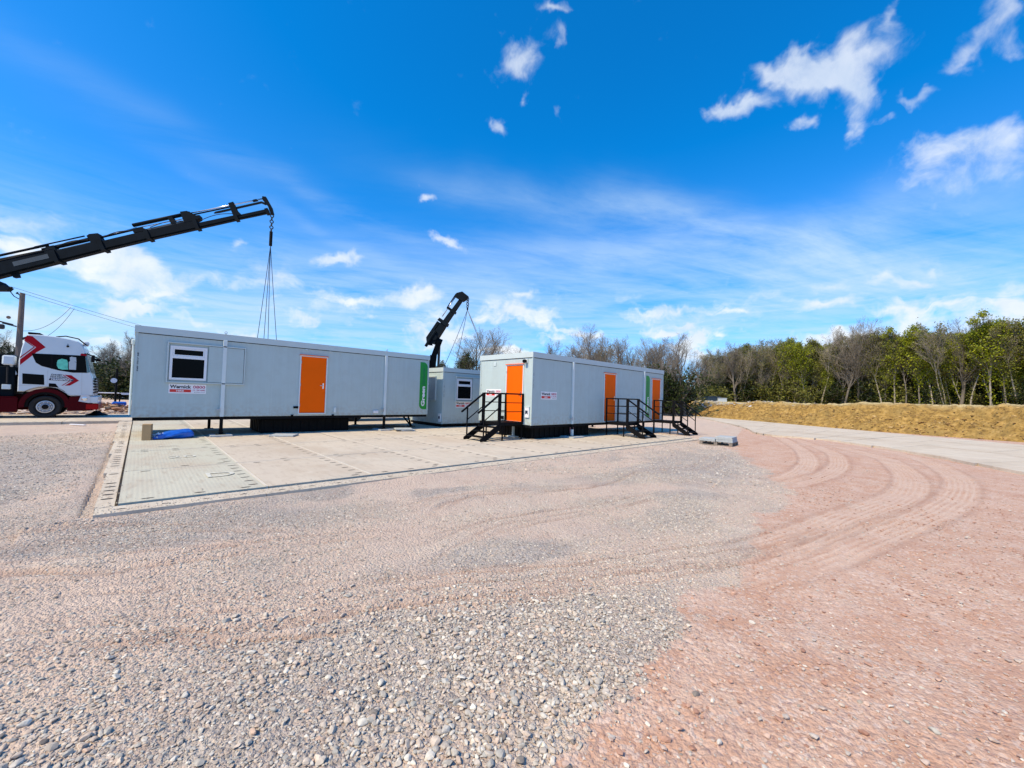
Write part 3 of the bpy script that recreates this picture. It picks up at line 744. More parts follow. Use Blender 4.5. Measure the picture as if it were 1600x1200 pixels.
for i in range(nx):
    for j in range(len(MY)-1):
        x0 = MX0+i*MDX; x1 = x0+MDX+(.55 if i == nx-1 else 0); y0, y1 = MY[j], MY[j+1]
        zt = .1+rr_.uniform(-.004, .004)
        pad.cur = 1 if i == 0 else 0
        pad.box(x0+.006, y0+.006, -.02, x1-.045, y1-.012, zt)
        pad.cur = 4; pad.box(x1-.043, y0+.006, -.02, x1-.006, y1-.006, zt+.006)
        pad.box(x0+.006, y1-.010, -.02, x1-.046, y1+.004, zt+.0035)
        ny = 7
        for k in range(ny):
            if rr_.random() < .86: recess_shade(pad, x1-.17, y0+.3+(y1-y0-.6)*k/(ny-1), zt+.002, 'x')
        for k in range(3):
            if rr_.random() < .8: recess_shade(pad, x0+.3+k*(MDX-.6)/2, y1-.16, zt+.002, 'x')
            if rr_.random() < .5: recess_shade(pad, x0+.3+k*(MDX-.6)/2, y0+.14, zt+.002, 'x')
# lower edge strips in front and at the left
for i in range(10):
    x0 = -.36+i*1.88
    zt = .075+rr_.uniform(-.004, .004)
    pad.cur = 2; pad.box(x0+.004, 7.16+rr_.uniform(-.012, .012), -.03, min(x0+1.875, 18.1), 7.53, zt)
    for k in range(4): recess_shade(pad, x0+.25+k*.45, 7.33, zt+.002, 'x', .05, .022)
for j in range(6):
    y0 = 7.56+j*2.86
    pad.cur = 2; pad.box(-.37-.045*j, y0, -.03, -.18, y0+2.85, .072+rr_.uniform(-.003, .003))
    for k in range(9):
        if rr_.random() < .8: recess_shade(pad, -.275-.02*j, y0+.2+k*.31, .078, 'x', .07, .026)
# dark strip painted in for the shadow gap below the near edge
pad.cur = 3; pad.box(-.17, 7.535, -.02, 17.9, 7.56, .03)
pado = pad.build('paved_pad', [M['mat_tan'], M['mat_green'], M['mat_edge'], M['recess_shade'], M['lip']])
tag(pado, kind='structure')
# chalk marks on the first mats
M['chalk'] = mat('faded_chalk', (.57, .56, .47), .95, var=.2, vscale=20)
for body, x, y, w, h in (('20', .52, 11.6, .5, .32), ('D', .95, 8.85, .42, .42), ('C', .4, 13.9, .4, .22)):
    t = letters('chalk_mark', body, (x, y, .112), (1, 0, 0), (0, 1, 0), w, h, M['chalk'], pado, bold=.0)
# haul road under the lorry
hr = MB()
for i in range(22):
    x0 = -34+i*2.44
    if x0 > 18: break
    for j in range(2):
        hr.cur = 0; hr.box(x0+.005, 24.66+j*2.95+rr_.uniform(-.04, .04)*(j == 0), -.02, x0+2.43, 24.66+j*2.95+2.93, .092+rr_.uniform(-.005, .005))
        for k in range(5):
            hr.cur = 1; recess_shade2 = [(x0+.25+k*.48+.07*math.cos(t*PI/4), 24.82+j*5.5+.03*math.sin(t*PI/4), .1) for t in range(8)]; hr.add(recess_shade2, [tuple(range(8))])
hr_o = hr.build('haul_road', [M['mat_edge'], M['recess_shade']]); tag(hr_o, kind='structure')
# long mat road curving past the earth bank
near = spline([(62, 34), (50, 22.5), (40.5, 15.4), (32, 10), (25.2, 6.6), (24.6, 3.7), (21.15, .3), (18, -1.6), (12.5, -5.4), (6, -11), (0, -17)], 6)
far = spline([(68, 36), (55.5, 24), (45.5, 17.0), (42.3, 11.8), (39.6, 7.9), (35.2, 1.9), (32.0, -2.85), (27, -7), (20, -12.4), (13, -18.5), (7, -25)], 6)
road = MB(); nseg = len(near)
for i in range(nseg-1):
    for k in range(3):
        a0, a1 = k/3, (k+1)/3-.004
        def Lp(p, q, t): return (p[0]+(q[0]-p[0])*t, p[1]+(q[1]-p[1])*t)
        off = rr_.uniform(0, .04) if k == 0 else 0
        if i % 3 == 0: stp = rr_.uniform(-.012, .012)
        n0, n1, f0, f1 = near[i], Lp(near[i], near[i+1], .996), far[i], Lp(far[i], far[i+1], .996)
        q = [Lp(n0, f0, a0-off*(k == 0)), Lp(n1, f1, a0-off*(k == 0)), Lp(n1, f1, a1), Lp(n0, f0, a1)]
        zt = .085+stp*.5+rr_.uniform(-.006, .006)
        road.add([(x, y, -.05) for x, y in q]+[(x, y, zt) for x, y in q], [(0,3,2,1),(4,5,6,7),(0,1,5,4),(1,2,6,5),(2,3,7,6),(3,0,4,7)])
tag(road.build('road', M['mat_edge']), kind='structure')

# ------------------------------------------------------------------ earth bank with its flat top running back to the wood
bl = spline([(66, 47), (58, 36), (49.5, 23.5), (44.6, 15.2), (41.4, 9.2), (37.6, 2.2), (36.0, -2.6), (35.0, -9), (34, -16), (30, -26)], 60)
bl = np.array(bl); tg = np.gradient(bl, axis=0); tg /= np.linalg.norm(tg, axis=1)[:, None]; nrm = np.stack([-tg[:, 1], tg[:, 0]], -1)   # away from the camera side
ac = np.concatenate([[0], np.cumsum(np.linalg.norm(np.diff(bl, axis=0), axis=1))])
tt = np.concatenate([np.linspace(-.6, 5.6, 60), np.geomspace(6, 90, 26)])
S_, T_ = np.meshgrid(ac, tt, indexing='ij')
Tn = T_+(fbm(S_*.22, T_*0+2, 3, 50)-.5)*1.3*np.clip(1-T_/8, 0, 1)
gul = (fbm(S_*1.1+T_*.5, T_*.35, 4, 51)-.5)
prof = np.clip((Tn)/4.0, 0, 1); prof = prof**.85
topz = 1.93+.42*(fbm(S_*.11, S_*0, 3, 52)-.5)*2-.30*np.exp(-((S_-33)/4.5)**2)-.10*np.clip((30-S_)/30, 0, 1)
Z_ = prof*topz+gul*1.0*np.sin(PI*np.clip(Tn/4.2, 0, 1))+(fbm(S_*2.2, T_*2.2, 4, 53)-.5)*.34*np.clip(Tn/1.0, 0, 1)*np.clip(1.3-T_/14, .25, 1)
Z_ += (fbm(S_*.7, T_*.7, 3, 57)-.5)*.55*np.clip(Tn/1.5, 0, 1)*np.clip(1.2-T_/9, .15, 1)
Z_ += (fbm(S_*6, T_*6, 2, 54)-.5)*.13*np.clip(Tn/1.0, 0, 1)*np.clip(1.3-T_/10, .0, 1)
Z_ = np.where(Tn <= 0, -.15+.0*Z_, Z_-.02)
BX = bl[:, 0][:, None]+nrm[:, 0][:, None]*T_; BY = bl[:, 1][:, None]+nrm[:, 1][:, None]*T_
print('bank normal check', nrm[0], BX.shape)
def bank_material():
    m = bpy.data.materials.new('ochre_earth'); m.use_nodes = True
    nt = m.node_tree; b = nt.nodes['Principled BSDF']; N = nt.nodes.new; L = nt.links.new
    b.inputs['Roughness'].default_value = .95; b.inputs['Specular IOR Level'].default_value = .1
    g = N('ShaderNodeNewGeometry')
    def nz(s, d, r=.65):
        n = N('ShaderNodeTexNoise'); n.inputs['Scale'].default_value = s; n.inputs['Detail'].default_value = d; n.inputs['Roughness'].default_value = r; L(g.outputs['Position'], n.inputs['Vector']); return n.outputs[0]
    r = N('ShaderNodeValToRGB'); L(nz(2.6, 9, .72), r.inputs[0]); e = r.color_ramp.elements
    e.new(.5); e.new(.6)
    for k, (p, c) in enumerate([(.33, (.13, .075, .03)), (.47, (.29, .18, .05)), (.58, (.44, .275, .082)), (.72, (.54, .38, .15))]): e[k].position = p; e[k].color = (*c, 1)
    big = N('ShaderNodeMapRange'); L(nz(.5, 6), big.inputs[0]); big.inputs[1].default_value = .48; big.inputs[2].default_value = .68; big.inputs[4].default_value = .65
    m0 = N('ShaderNodeMix'); m0.data_type = 'RGBA'; L(big.outputs[0], m0.inputs[0]); L(r.outputs[0], m0.inputs[6]); m0.inputs[7].default_value = (.27, .19, .07, 1)
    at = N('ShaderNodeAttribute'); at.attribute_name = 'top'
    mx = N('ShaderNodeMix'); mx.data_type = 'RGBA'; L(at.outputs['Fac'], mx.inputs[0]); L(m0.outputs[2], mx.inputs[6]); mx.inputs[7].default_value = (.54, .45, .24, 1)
    L(mx.outputs[2], b.inputs['Base Color'])
    bp = N('ShaderNodeBump'); bp.inputs['Strength'].default_value = .9; bp.inputs['Distance'].default_value = .12; L(nz(4, 9, .75), bp.inputs['Height']); L(bp.outputs[0], b.inputs['Normal'])
    return m
M['earth'] = bank_material()
ns, ntt = S_.shape
ii = np.arange(ns-1)[:, None]*ntt; jj = np.arange(ntt-1)[None, :]
Fq = np.stack([ii+jj, ii+jj+1, ii+ntt+jj+1, ii+ntt+jj], -1).reshape(-1, 4)
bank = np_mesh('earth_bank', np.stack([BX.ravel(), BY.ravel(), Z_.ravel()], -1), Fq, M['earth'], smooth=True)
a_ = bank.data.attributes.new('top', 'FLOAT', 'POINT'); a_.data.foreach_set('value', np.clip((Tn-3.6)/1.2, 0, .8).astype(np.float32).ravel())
tag(bank, kind='structure')
# rubble strewn on the dip of the bank
def bank_at(s, t):
    k = np.searchsorted(ac, s)-1; k = np.clip(k, 0, ns-2); q = np.clip(np.searchsorted(tt, t)-1, 0, ntt-2)
    return BX[k, q], BY[k, q], Z_[k, q]
r = np.random.default_rng(77)
ss = np.clip(r.normal(33.5, 4.5, 900), 22, 45); ts = r.uniform(2.6, 8, 900)
X_, Y_, Zb = bank_at(ss, ts); pts = np.stack([X_+r.uniform(-.2, .2, 900), Y_+r.uniform(-.2, .2, 900)], -1)
V1, F1_ = scatter(pts, np.clip(r.lognormal(-2.4, .5, 900), .04, .3), T_small, r, .2, lambda x, y: Zb)
M['rubble'] = stone_material('pale_rubble', [(0, (.30,.28,.25)), (.5, (.46,.42,.36)), (1, (.55,.55,.54))])
tag(np_mesh('rubble', V1, F1_, M['rubble'], k=3), kind='stuff')
ss = r.uniform(2, 84, 16000); ts = np.abs(r.normal(1.5, 1.9, 16000)).clip(.05, 7)
X_, Y_, Zb = bank_at(ss, ts)
pts = np.stack([X_+r.uniform(-.1, .1, 16000), Y_+r.uniform(-.1, .1, 16000)], -1)
V3, F3_ = scatter(pts, np.clip(r.lognormal(-3.1, .55, 16000), .02, .22), T_small, r, .0, lambda x, y: Zb)
M['clods'] = stone_material('ochre_clods', [(0, (.18,.10,.035)), (.35, (.34,.20,.07)), (.7, (.46,.29,.10)), (1, (.52,.37,.16))])
tag(np_mesh('earth_clods', V3, F3_, M['clods'], k=3), kind='stuff')
# low heap of spoil behind the lorry road at the left
n = 2600
pts = np.stack([r.uniform(-22, 4, n), 33.5+r.normal(0, 1.5, n)], -1)
hz_ = np.clip(1-((pts[:, 1]-33.5)/2.6)**2, 0, 1)*.45*(.4+fbm(pts[:, 0]*.5, pts[:, 1]*.5, 3, 90))
V2, F2_ = scatter(pts, np.clip(r.lognormal(-2.0, .5, n), .06, .45), T_small, r, .1, lambda x, y: hz_)
M['spoil'] = stone_material('brown_spoil', [(0, (.12,.07,.045)), (.4, (.26,.14,.09)), (.75, (.42,.28,.16)), (1, (.5,.42,.34))])
tag(np_mesh('spoil_heap', V2, F2_, M['spoil'], k=3), kind='stuff')
# ------------------------------------------------------------------ cabins
# local frame of a cabin: x along the long front face (y = 0), y into the cabin, z = 0 at the underside of the walls
def hire_sign(parent, org, u, n, w=.93, h=.30, label=None):
    """white hire board: black name, red bar with white word, purple figures"""
    org = Vector(org); u = Vector(u); n = Vector(n); z = Vector((0, 0, 1))
    mb = MB(); t = .006
    c = [org, org+u*w, org+u*w+z*h, org+z*h]
    mb.add(c+[p+n*t for p in c], [(0,3,2,1),(4,5,6,7),(0,1,5,4),(1,2,6,5),(2,3,7,6),(3,0,4,7)])
    s = mb.build('sign', M['signwhite'], parent)
    if label: s['label'] = label
    q = org+n*(t+.002)
    mb = MB(); a = q+u*.03*w+z*.13*h; b = a+u*.56*w; c = [a, b, b+z*.30*h, a+z*.30*h]; mb.add(c, [(0, 1, 2, 3)]); mb.build('red_bar', M['signred'], s)
    letters('lettering', 'Wernick', q+u*.03*w+z*.53*h, u, z, .56*w, .36*h, M['ink'], s, bold=.035)
    letters('lettering', 'HIRE', q+n*.002+u*.20*w+z*.19*h, u, z, .20*w, .17*h, M['signwhite'], s, bold=.03)
    letters('lettering', '0800', q+u*.64*w+z*.55*h, u, z, .33*w, .30*h, M['magenta'], s, bold=.02)
    letters('lettering', '11 24 640', q+u*.64*w+z*.29*h, u, z, .33*w, .17*h, M['magenta'], s, bold=.02)
    letters('lettering', 'wernick.co.uk', q+u*.67*w+z*.12*h, u, z, .30*w, .10*h, M['ink'], s, bold=.0)
    return s
def green_sign(parent, x0, z0, w=.38, h=2.17):
    poly = []
    def arc(cx, cz, r, a0, a1):
        for k in range(9):
            a = math.radians(a0+(a1-a0)*k/8); poly.append((cx+r*math.cos(a), cz+r*math.sin(a)))
    r = w*.55
    arc(x0+r, z0+r, r, 180, 270); poly.append((x0+w, z0)); arc(x0+w-r, z0+h-r, r, 0, 90); poly.append((x0, z0+h))
    s = MB().prism(poly, 'y', -.006, .0).build('sign', M['green'], parent); s['label'] = 'tall green strip sign lettered upward'
    letters('lettering', 'Green', (x0+w*.74, -.009, z0+.14), (0, 0, 1), (-1, 0, 0), .92, w*.50, M['signwhite'], s, bold=.045)
    letters('lettering', 'Space', (x0+w*.78, -.009, z0+1.10), (0, 0, 1), (-1, 0, 0), .80, w*.52, M['green2'], s, bold=.03)
def door(parent, P, x0, z0, w=.90, h=2.12, hinge=1):
    """P maps (along, out, up) to local coordinates; out > 0 is outside"""
    def bx(mb, a0, o0, c0, a1, o1, c1):
        A = P(a0, o0, c0); B = P(a1, o1, c1)
        return mb.box(min(A[0], B[0]), min(A[1], B[1]), A[2], max(A[0], B[0]), max(A[1], B[1]), B[2])
    mb = MB(); bx(mb, x0, -.02, z0, x0+w, .012, z0+h)
    d = mb.build('door', M['orange'], parent)
    mb = MB(); bx(mb, x0-.045, -.01, z0-.05, x0-.004, .03, z0+h+.045); bx(mb, x0+w+.004, -.01, z0-.05, x0+w+.045, .03, z0+h+.045); bx(mb, x0-.004, -.01, z0+h+.004, x0+w+.004, .03, z0+h+.045); bx(mb, x0-.004, -.01, z0-.05, x0+w+.004, .05, z0-.004)
    mb.build('door_frame', M['trim'], d)
    mb = MB(); bx(mb, x0-.06, .0, z0+h+.046, x0+w+.06, .07, z0+h+.066); mb.build('drip_bar', M['orange'], d)
    mb = MB(); hx = x0+w-.09
    mb.tube([P(hx, .013, z0+1.05), P(hx, .06, z0+1.05), P(hx-.13, .065, z0+1.05)], .011, 6); bx(mb, hx-.022, .013, z0+.93, hx+.022, .02, z0+1.14)
    mb.build('handle', M['chrome'], d)
    mb = MB()
    for z in (.25, 1.0, 1.85): bx(mb, x0-.012, .012, z0+z, x0+.012, .036, z0+z+.10)
    mb.split('hinge', M['steel'], d)
    return d
def window(parent, x0=.79, z0=1.17, w=.92, h=1.06, frame_w=2.04, recess=True):
    """white window with a small top light, standing in the track of a sliding shutter"""
    F_ = .065
    def rect_frame(mb, x0, z0, x1, z1, t, y0, y1):
        mb.box(x0, y0, z0, x1, y1, z0+t); mb.box(x0, y0, z1-t, x1, y1, z1); mb.box(x0, y0, z0+t, x0+t, y1, z1-t); mb.box(x1-t, y0, z0+t, x1, y1, z1-t)
    mb = MB(); rect_frame(mb, x0, z0, x0+w, z0+h, F_, -.045, .0); mb.box(x0+F_, -.045, z0+h*.635, x0+w-F_, .0, z0+h*.635+.075)
    win = mb.build('window', M['pvc'], parent)
    mb = MB(); rect_frame(mb, x0+F_+.003, z0+h*.635+.078, x0+w-F_-.003, z0+h-F_-.003, .038, -.036, -.004); mb.build('opening_light', M['pvc'], win)
    mb = MB(); mb.box(x0+F_, -.022, z0+F_, x0+w-F_, -.012, z0+h*.635); mb.build('pane', M['glass'], win)
    mb = MB(); mb.box(x0+F_+.04, -.026, z0+h*.635+.115, x0+w-F_-.04, -.016, z0+h-F_-.04); mb.build('pane', M['glass'], win)
    if recess:
        mb = MB(); X0, X1, Z0, Z1 = x0-.07, x0-.07+frame_w, z0-.06, z0+h+.08
        mb.box(X0, -.075, Z0-.035, X1, .0, Z0); mb.box(X0, -.075, Z1, X1, .0, Z1+.035); mb.box(X0, -.07, Z0, X0+.035, .0, Z1); mb.box(X1-.03, -.07, Z0, X1, .0, Z1)
        mb.build('shutter_track', M['fascia'], parent)
        mb = MB(); mb.bbox(x0+w+.04, -.055, Z0+.012, X1-.04, -.02, Z1-.012, .008); mb.build('shutter', M['wall'], parent)
    return win
def cabin(name, label, loc, rz, L, Wd, zb, posts, leg_ground, H=2.75, legs=True):
    root = empty(name, (loc[0], loc[1], zb), rz, label, 'cabin')
    b = MB(); b.bbox(0, 0, 0, L, Wd, H-.17, .015); b.build('wall', M['wall'], root)
    # grooves between wall panels, thin cover strips at the corners
    b = MB()
    for x in np.arange(1.2, L-.3, 1.2): b.box(x-.004, -.0035, .02, x+.004, .004, H-.18)
    b.build('panel_seam', M['fascia'], root)
    b = MB()
    for x, y in ((-.012, -.012), (L-.05, -.012), (-.012, Wd-.05), (L-.05, Wd-.05)): b.box(x, y, .0, x+.062, y+.062, H-.171)
    b.split('corner_trim', M['wall'], root)
    r_ = MB()
    z0, z1, o = H-.205, H, .035
    r_.box(-o, -o, z0, L+o, -.013, z1); r_.box(-o, Wd+.013, z0, L+o, Wd+o, z1); r_.box(-o, -.013, z0, -.013, Wd+.013, z1); r_.box(L+.013, -.013, z0, L+o, Wd+.013, z1)
    rf = r_.build('fascia', M['fascia'], root)
    MB().box(-.013, -.013, H-.17, L+.013, Wd+.013, H-.03).build('roof', M['roof'], root)
    sl_ = MB(); sl_.box(-.006, -.006, z0-.022, L+.006, -.0, z0-.001); sl_.box(-.006, 0, z0-.022, .0, Wd, z0-.001); sl_.box(L, 0, z0-.022, L+.006, Wd, z0-.001)  # dark strip added for the shadow line below the fascia
    sl_.build('eaves_shadow_strip', M['black'], rf)
    c = MB(); c.box(.02, .02, -.10, L-.02, .12, -.002); c.box(.02, Wd-.12, -.10, L-.02, Wd-.02, -.002)
    c.box(.02, .12, -.10, .12, Wd-.12, -.002); c.box(L-.12, .12, -.10, L-.02, Wd-.12, -.002)
    for x in np.arange(1.2, L-.5, 1.2): c.box(x, .12, -.07, x+.05, Wd-.12, -.002)
    c.box(.12, .12, -.02, L-.12, Wd-.12, -.003)
    c.build('chassis', M['black'], root)
    for k, px in enumerate(posts):
        for yy, sgn in ((0, -1), (Wd, 1)):
            p = MB(); y0, y1 = (yy-.075, yy-.0) if sgn < 0 else (yy, yy+.075)
            p.bbox(px-.055, y0, .0, px+.055, y1, H-.206, .008)
            po = p.build('corner_post', M['trim'], root)
            q = MB(); q.tube([(px, (y0+y1)/2-.02, H), (px, (y0+y1)/2-.02, H+.02)], .02); q.ring((px, (y0+y1)/2-.02, H+.055), (0, 1, 0), .035, .009, 14, 6); q.build('lifting_eye', M['steel'], po)
            q = MB(); q.box(px-.15, y0-.02, .22, px-.058, y0+.035, .25); q.box(px-.07, y0-.025, .15, px-.054, y0+.0, .3); q.box(px+.055, y0+.01, .08, px+.07, y0+.04, .28); q.split('leg_clamp', M['steel'], po)
            if legs:
                g = leg_ground(px, yy)-zb
                q = MB(); q.box(px-.045, (y0+y1)/2-.037, g+.012, px+.045, (y0+y1)/2+.037, -.001); lg = q.build('jack_leg', M['black'], root)
                MB().box(px-.14, (y0+y1)/2-.14, g, px+.14, (y0+y1)/2+.14, g+.012).build('foot_plate', M['black'], lg)
    return root
def unit_number(parent, body, org, u, v, w=.56, h=.045): return letters('number', body, org, u, v, w, h, M['numblue'], parent, bold=.03)

TH = .05    # thickness of the slabs under the legs
def g1(px, yy): return .1+(TH if yy == 0 else .0)
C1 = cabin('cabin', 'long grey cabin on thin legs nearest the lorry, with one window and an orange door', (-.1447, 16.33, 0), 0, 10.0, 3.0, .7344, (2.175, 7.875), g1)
window(C1)
hire_sign(C1, (.80, -.002, .745), (1, 0, 0), (0, -1, 0))
door(C1, lambda a, o, z: (a, -o, z), 4.53, .11)
green_sign(C1, 9.56, .25)
unit_number(C1, '320 1017 58', (.085, -.006, 1.38), (0, 0, 1), (-1, 0, 0))
MB().box(4.33, -.03, .28, 4.50, -.002, .36).build('socket', M['black'], C1)
MB().bbox(5.77, -.05, .12, 5.86, -.002, .32, .008).build('vent', M['trim'], C1)
b = MB(); b.bbox(7.38, -.06, .08, 7.60, -.002, .2, .01); b.build('junction_box', M['pvc'], C1)
b = MB()
for x in (4.65, 5.5): b.box(x, -.03, H_ := 2.47, x+.09, -.002, H_+.05)
b.split('bracket', M['fascia'], C1)
b = MB()
for x in (4.3, 5.75): b.box(x-.04, -.03, .0, x+.04, -.002, .05)
b.split('stop_block', M['black'], C1)
# left end: rain hopper and pipe
b = MB(); b.tube([(-.05, .55, .05), (-.05, .55, 2.2)], .028, 8); b.bbox(-.10, .47, 2.2, -.014, .63, 2.36, .02); b.build('drainpipe', M['trim'], C1)
b = MB(); b.bar((9.55, 1.55, -.1), (9.85, 1.2, -.60), .06); b.bar((9.85, 1.55, -.1), (9.85, 1.2, -.60), .06); b.box(9.7, 1.05, -.634, 10.0, 1.35, -.60); b.build('brace_leg', M['black'], C1)
# ribbed black skirt boxes sitting under two of the cabins
def skirt(label, loc, L, Wd, h, rz=0, plate=None):
    root = empty('tank', loc, rz, label, 'tank')
    b = MB(); b.bbox(0, 0, 0, L, Wd, h, .03)
    for x in np.arange(.12, L-.05, .30): b.box(x, -.025, .04, x+.10, .01, h-.04)
    for y in np.arange(.12, Wd-.05, .30): b.box(-.025, y, .04, .01, y+.14, h-.04)
    b.build('body', M['blackp'], root)
    b = MB(); b.lathe((L*.25, Wd*.5, h), (0, 0, 1), [(.16, -.01), (.16, .03), (.13, .035)], 20); b.build('cap', M['blackp'], root)
    if plate: MB().box(plate, -.034, h*.25, plate+.25, -.026, h*.75).build('notice', mat('faded_pink_notice', (.38, .16, .20), .6, var=.3, vscale=20), root)
    return root
skirt('long ribbed black tank under the middle of the long cabin beside the lorry', (3.25, 16.72, .1), 3.15, 1.75, .52)

a2 = .0139
def leg2(px, yy): return .1+(TH if yy == 0 and px < 5 else 0)
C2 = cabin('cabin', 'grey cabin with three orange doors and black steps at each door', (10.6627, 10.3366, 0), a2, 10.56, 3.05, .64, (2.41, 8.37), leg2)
hire_sign(C2, (.49, -.002, .985), (1, 0, 0), (0, -1, 0), label='hire board on the shaded long side')
unit_number(C2, '320 1017 62', (.075, -.006, 1.40), (0, 0, 1), (-1, 0, 0))
Pf = lambda a, o, z: (a, -o, z)
door(C2, Pf, 4.76, .07, .92, 2.14); door(C2, Pf, 9.27, .05, .92, 2.14)
green_sign(C2, 8.63, .18, .40, 2.18)
Pe = lambda a, o, z: (-o, 3.05-a, z)       # left end, seen from outside: a runs towards the front corner
dd = door(C2, Pe, 3.05-1.38, .12, .89, 2.14)
hire_sign(C2, (-.002, 2.63, 1.035), (0, -1, 0), (-1, 0, 0), label='hire board on the sunlit end beside the door')
unit_number(C2, '320 1017 62', (-.006, 2.98, 1.05), (0, 0, 1), (0, 1, 0), .5, .03)
b = MB(); b.bbox(-.05, .24, 2.34, -.002, .40, 2.50, .01); lp = b.build('bulkhead_light', M['trim'], C2)
b = MB(); b.lathe((-.05, .32, 2.42), (-1, 0, -.25), [(.05, 0), (.07, .05), (.07, .12)], 16); b.build('lamp_head', M['black'], lp)
def hook_box(parent, y, z):
    b = MB(); b.bbox(-.05, y, z, -.002, y+.22, z+.40, .01); o = b.build('service_box', M['pvc'], parent)
    b = MB(); b.prism([(y+.05, z+.27), (y+.18, z+.27), (y+.18, z+.12), (y+.115, z+.17), (y+.05, z+.12)], 'x', -.056, -.051); b.build('socket', M['numblue'], o)
    b = MB(); b.box(-.06, y-.01, z+.385, -.002, y+.23, z+.41); b.build('cover', M['trim'], o)
hook_box(C2, .10, .28)
MB().bbox(-.05, 1.50, .15, -.002, 1.66, .28, .01).build('boot_scraper', M['black'], C2)
MB().bbox(-.02, 2.05, 2.28, -.002, 2.20, 2.44, .005).build('vent', M['fascia'], C2)
for px_ in (.35,):
    b = MB(); b.box(.25, 1.2, -.54, .33, 1.28, -.1); b.box(.15, 1.0, -.54, .45, 1.45, -.5); b.build('jack_leg', M['trim'], C2)
skirt('long ribbed black tank under the cabin with steps, pink notice on it', (11.0, 10.62, .1), 3.7, 1.9, .5, a2, 2.3)
# white jack in front of that tank
b = MB(); root = C2
b.box(2.36, -.085, -.50+.0, 2.46, -.015, -.22); b.build('jack_sleeve', M['trim'], C2)

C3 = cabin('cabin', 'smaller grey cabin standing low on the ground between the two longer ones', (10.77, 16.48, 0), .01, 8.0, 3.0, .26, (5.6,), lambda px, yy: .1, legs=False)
window(C3, .80, 1.19, .95, 1.06, 2.04)
hire_sign(C3, (.79, -.002, .80), (1, 0, 0), (0, -1, 0))
unit_number(C3, '320 1017 40', (.085, -.006, 1.31), (0, 0, 1), (-1, 0, 0))
hook_box(C3, .05, .10)
b = MB(); b.box(-.075, .58, 1.12, -.0, 1.95, 1.16); b.box(-.075, .58, 2.30, -.0, 1.95, 2.34); b.box(-.07, .56, 1.16, 0, .60, 2.30); b.build('shutter_track', M['fascia'], C3)
b = MB(); b.bbox(-.055, .66, 1.17, -.02, 1.8, 2.29, .008); b.build('shutter', M['steel'], C3)
b = MB(); b.box(.1, .1, -.155, 7.9, 2.9, -.10); b.build('skid', M['black'], C3)
b = MB(); b.ring((.08, 2.9, 2.78), (1, 0, 0), .035, .009, 12, 6); b.ring((.08, .1, 2.78), (1, 0, 0), .035, .009, 12, 6); b.build('lifting_eye', M['steel'], C3)

# ------------------------------------------------------------------ paving slabs
def slab(label, x, y, z, s=(.6, .6, .05), rz=0.0, grp=None):
    w, d, t = s
    b = MB(); b.bbox(-w/2, -d/2, 0, w/2, d/2, t, .006)
    o = b.build('paving_slab', M['slab']); o.location = (x, y, z); o.rotation_euler = (0, 0, rz)
    return tag(o, label, 'paving slab', 'grey concrete paving slabs')
Zp = .106
slab('grey slab under the left front leg of the long cabin beside the lorry', 2.03, 16.27, .1, rz=-.04)
slab('single loose grey slab lying in front of the ribbed tank', 3.72, 15.45, Zp, (.75, .6, .05), -.55)
slab('thin grey slab under the right front leg of the long cabin beside the lorry', 7.73, 16.27, .1, (.7, .7, .05), .1)
slab('lower of the two stacked slabs near the green sign end of the long cabin', 8.40, 15.55, Zp, (.6, .6, .05), -.15)
slab('upper slab, set askew on another near the green sign end of the long cabin', 8.27, 15.57, Zp+.052, (.7, .62, .05), -.35)
slab('pale slab under the white jack of the cabin with steps', 13.07, 10.32, .1, (.75, .7, .05), .05)

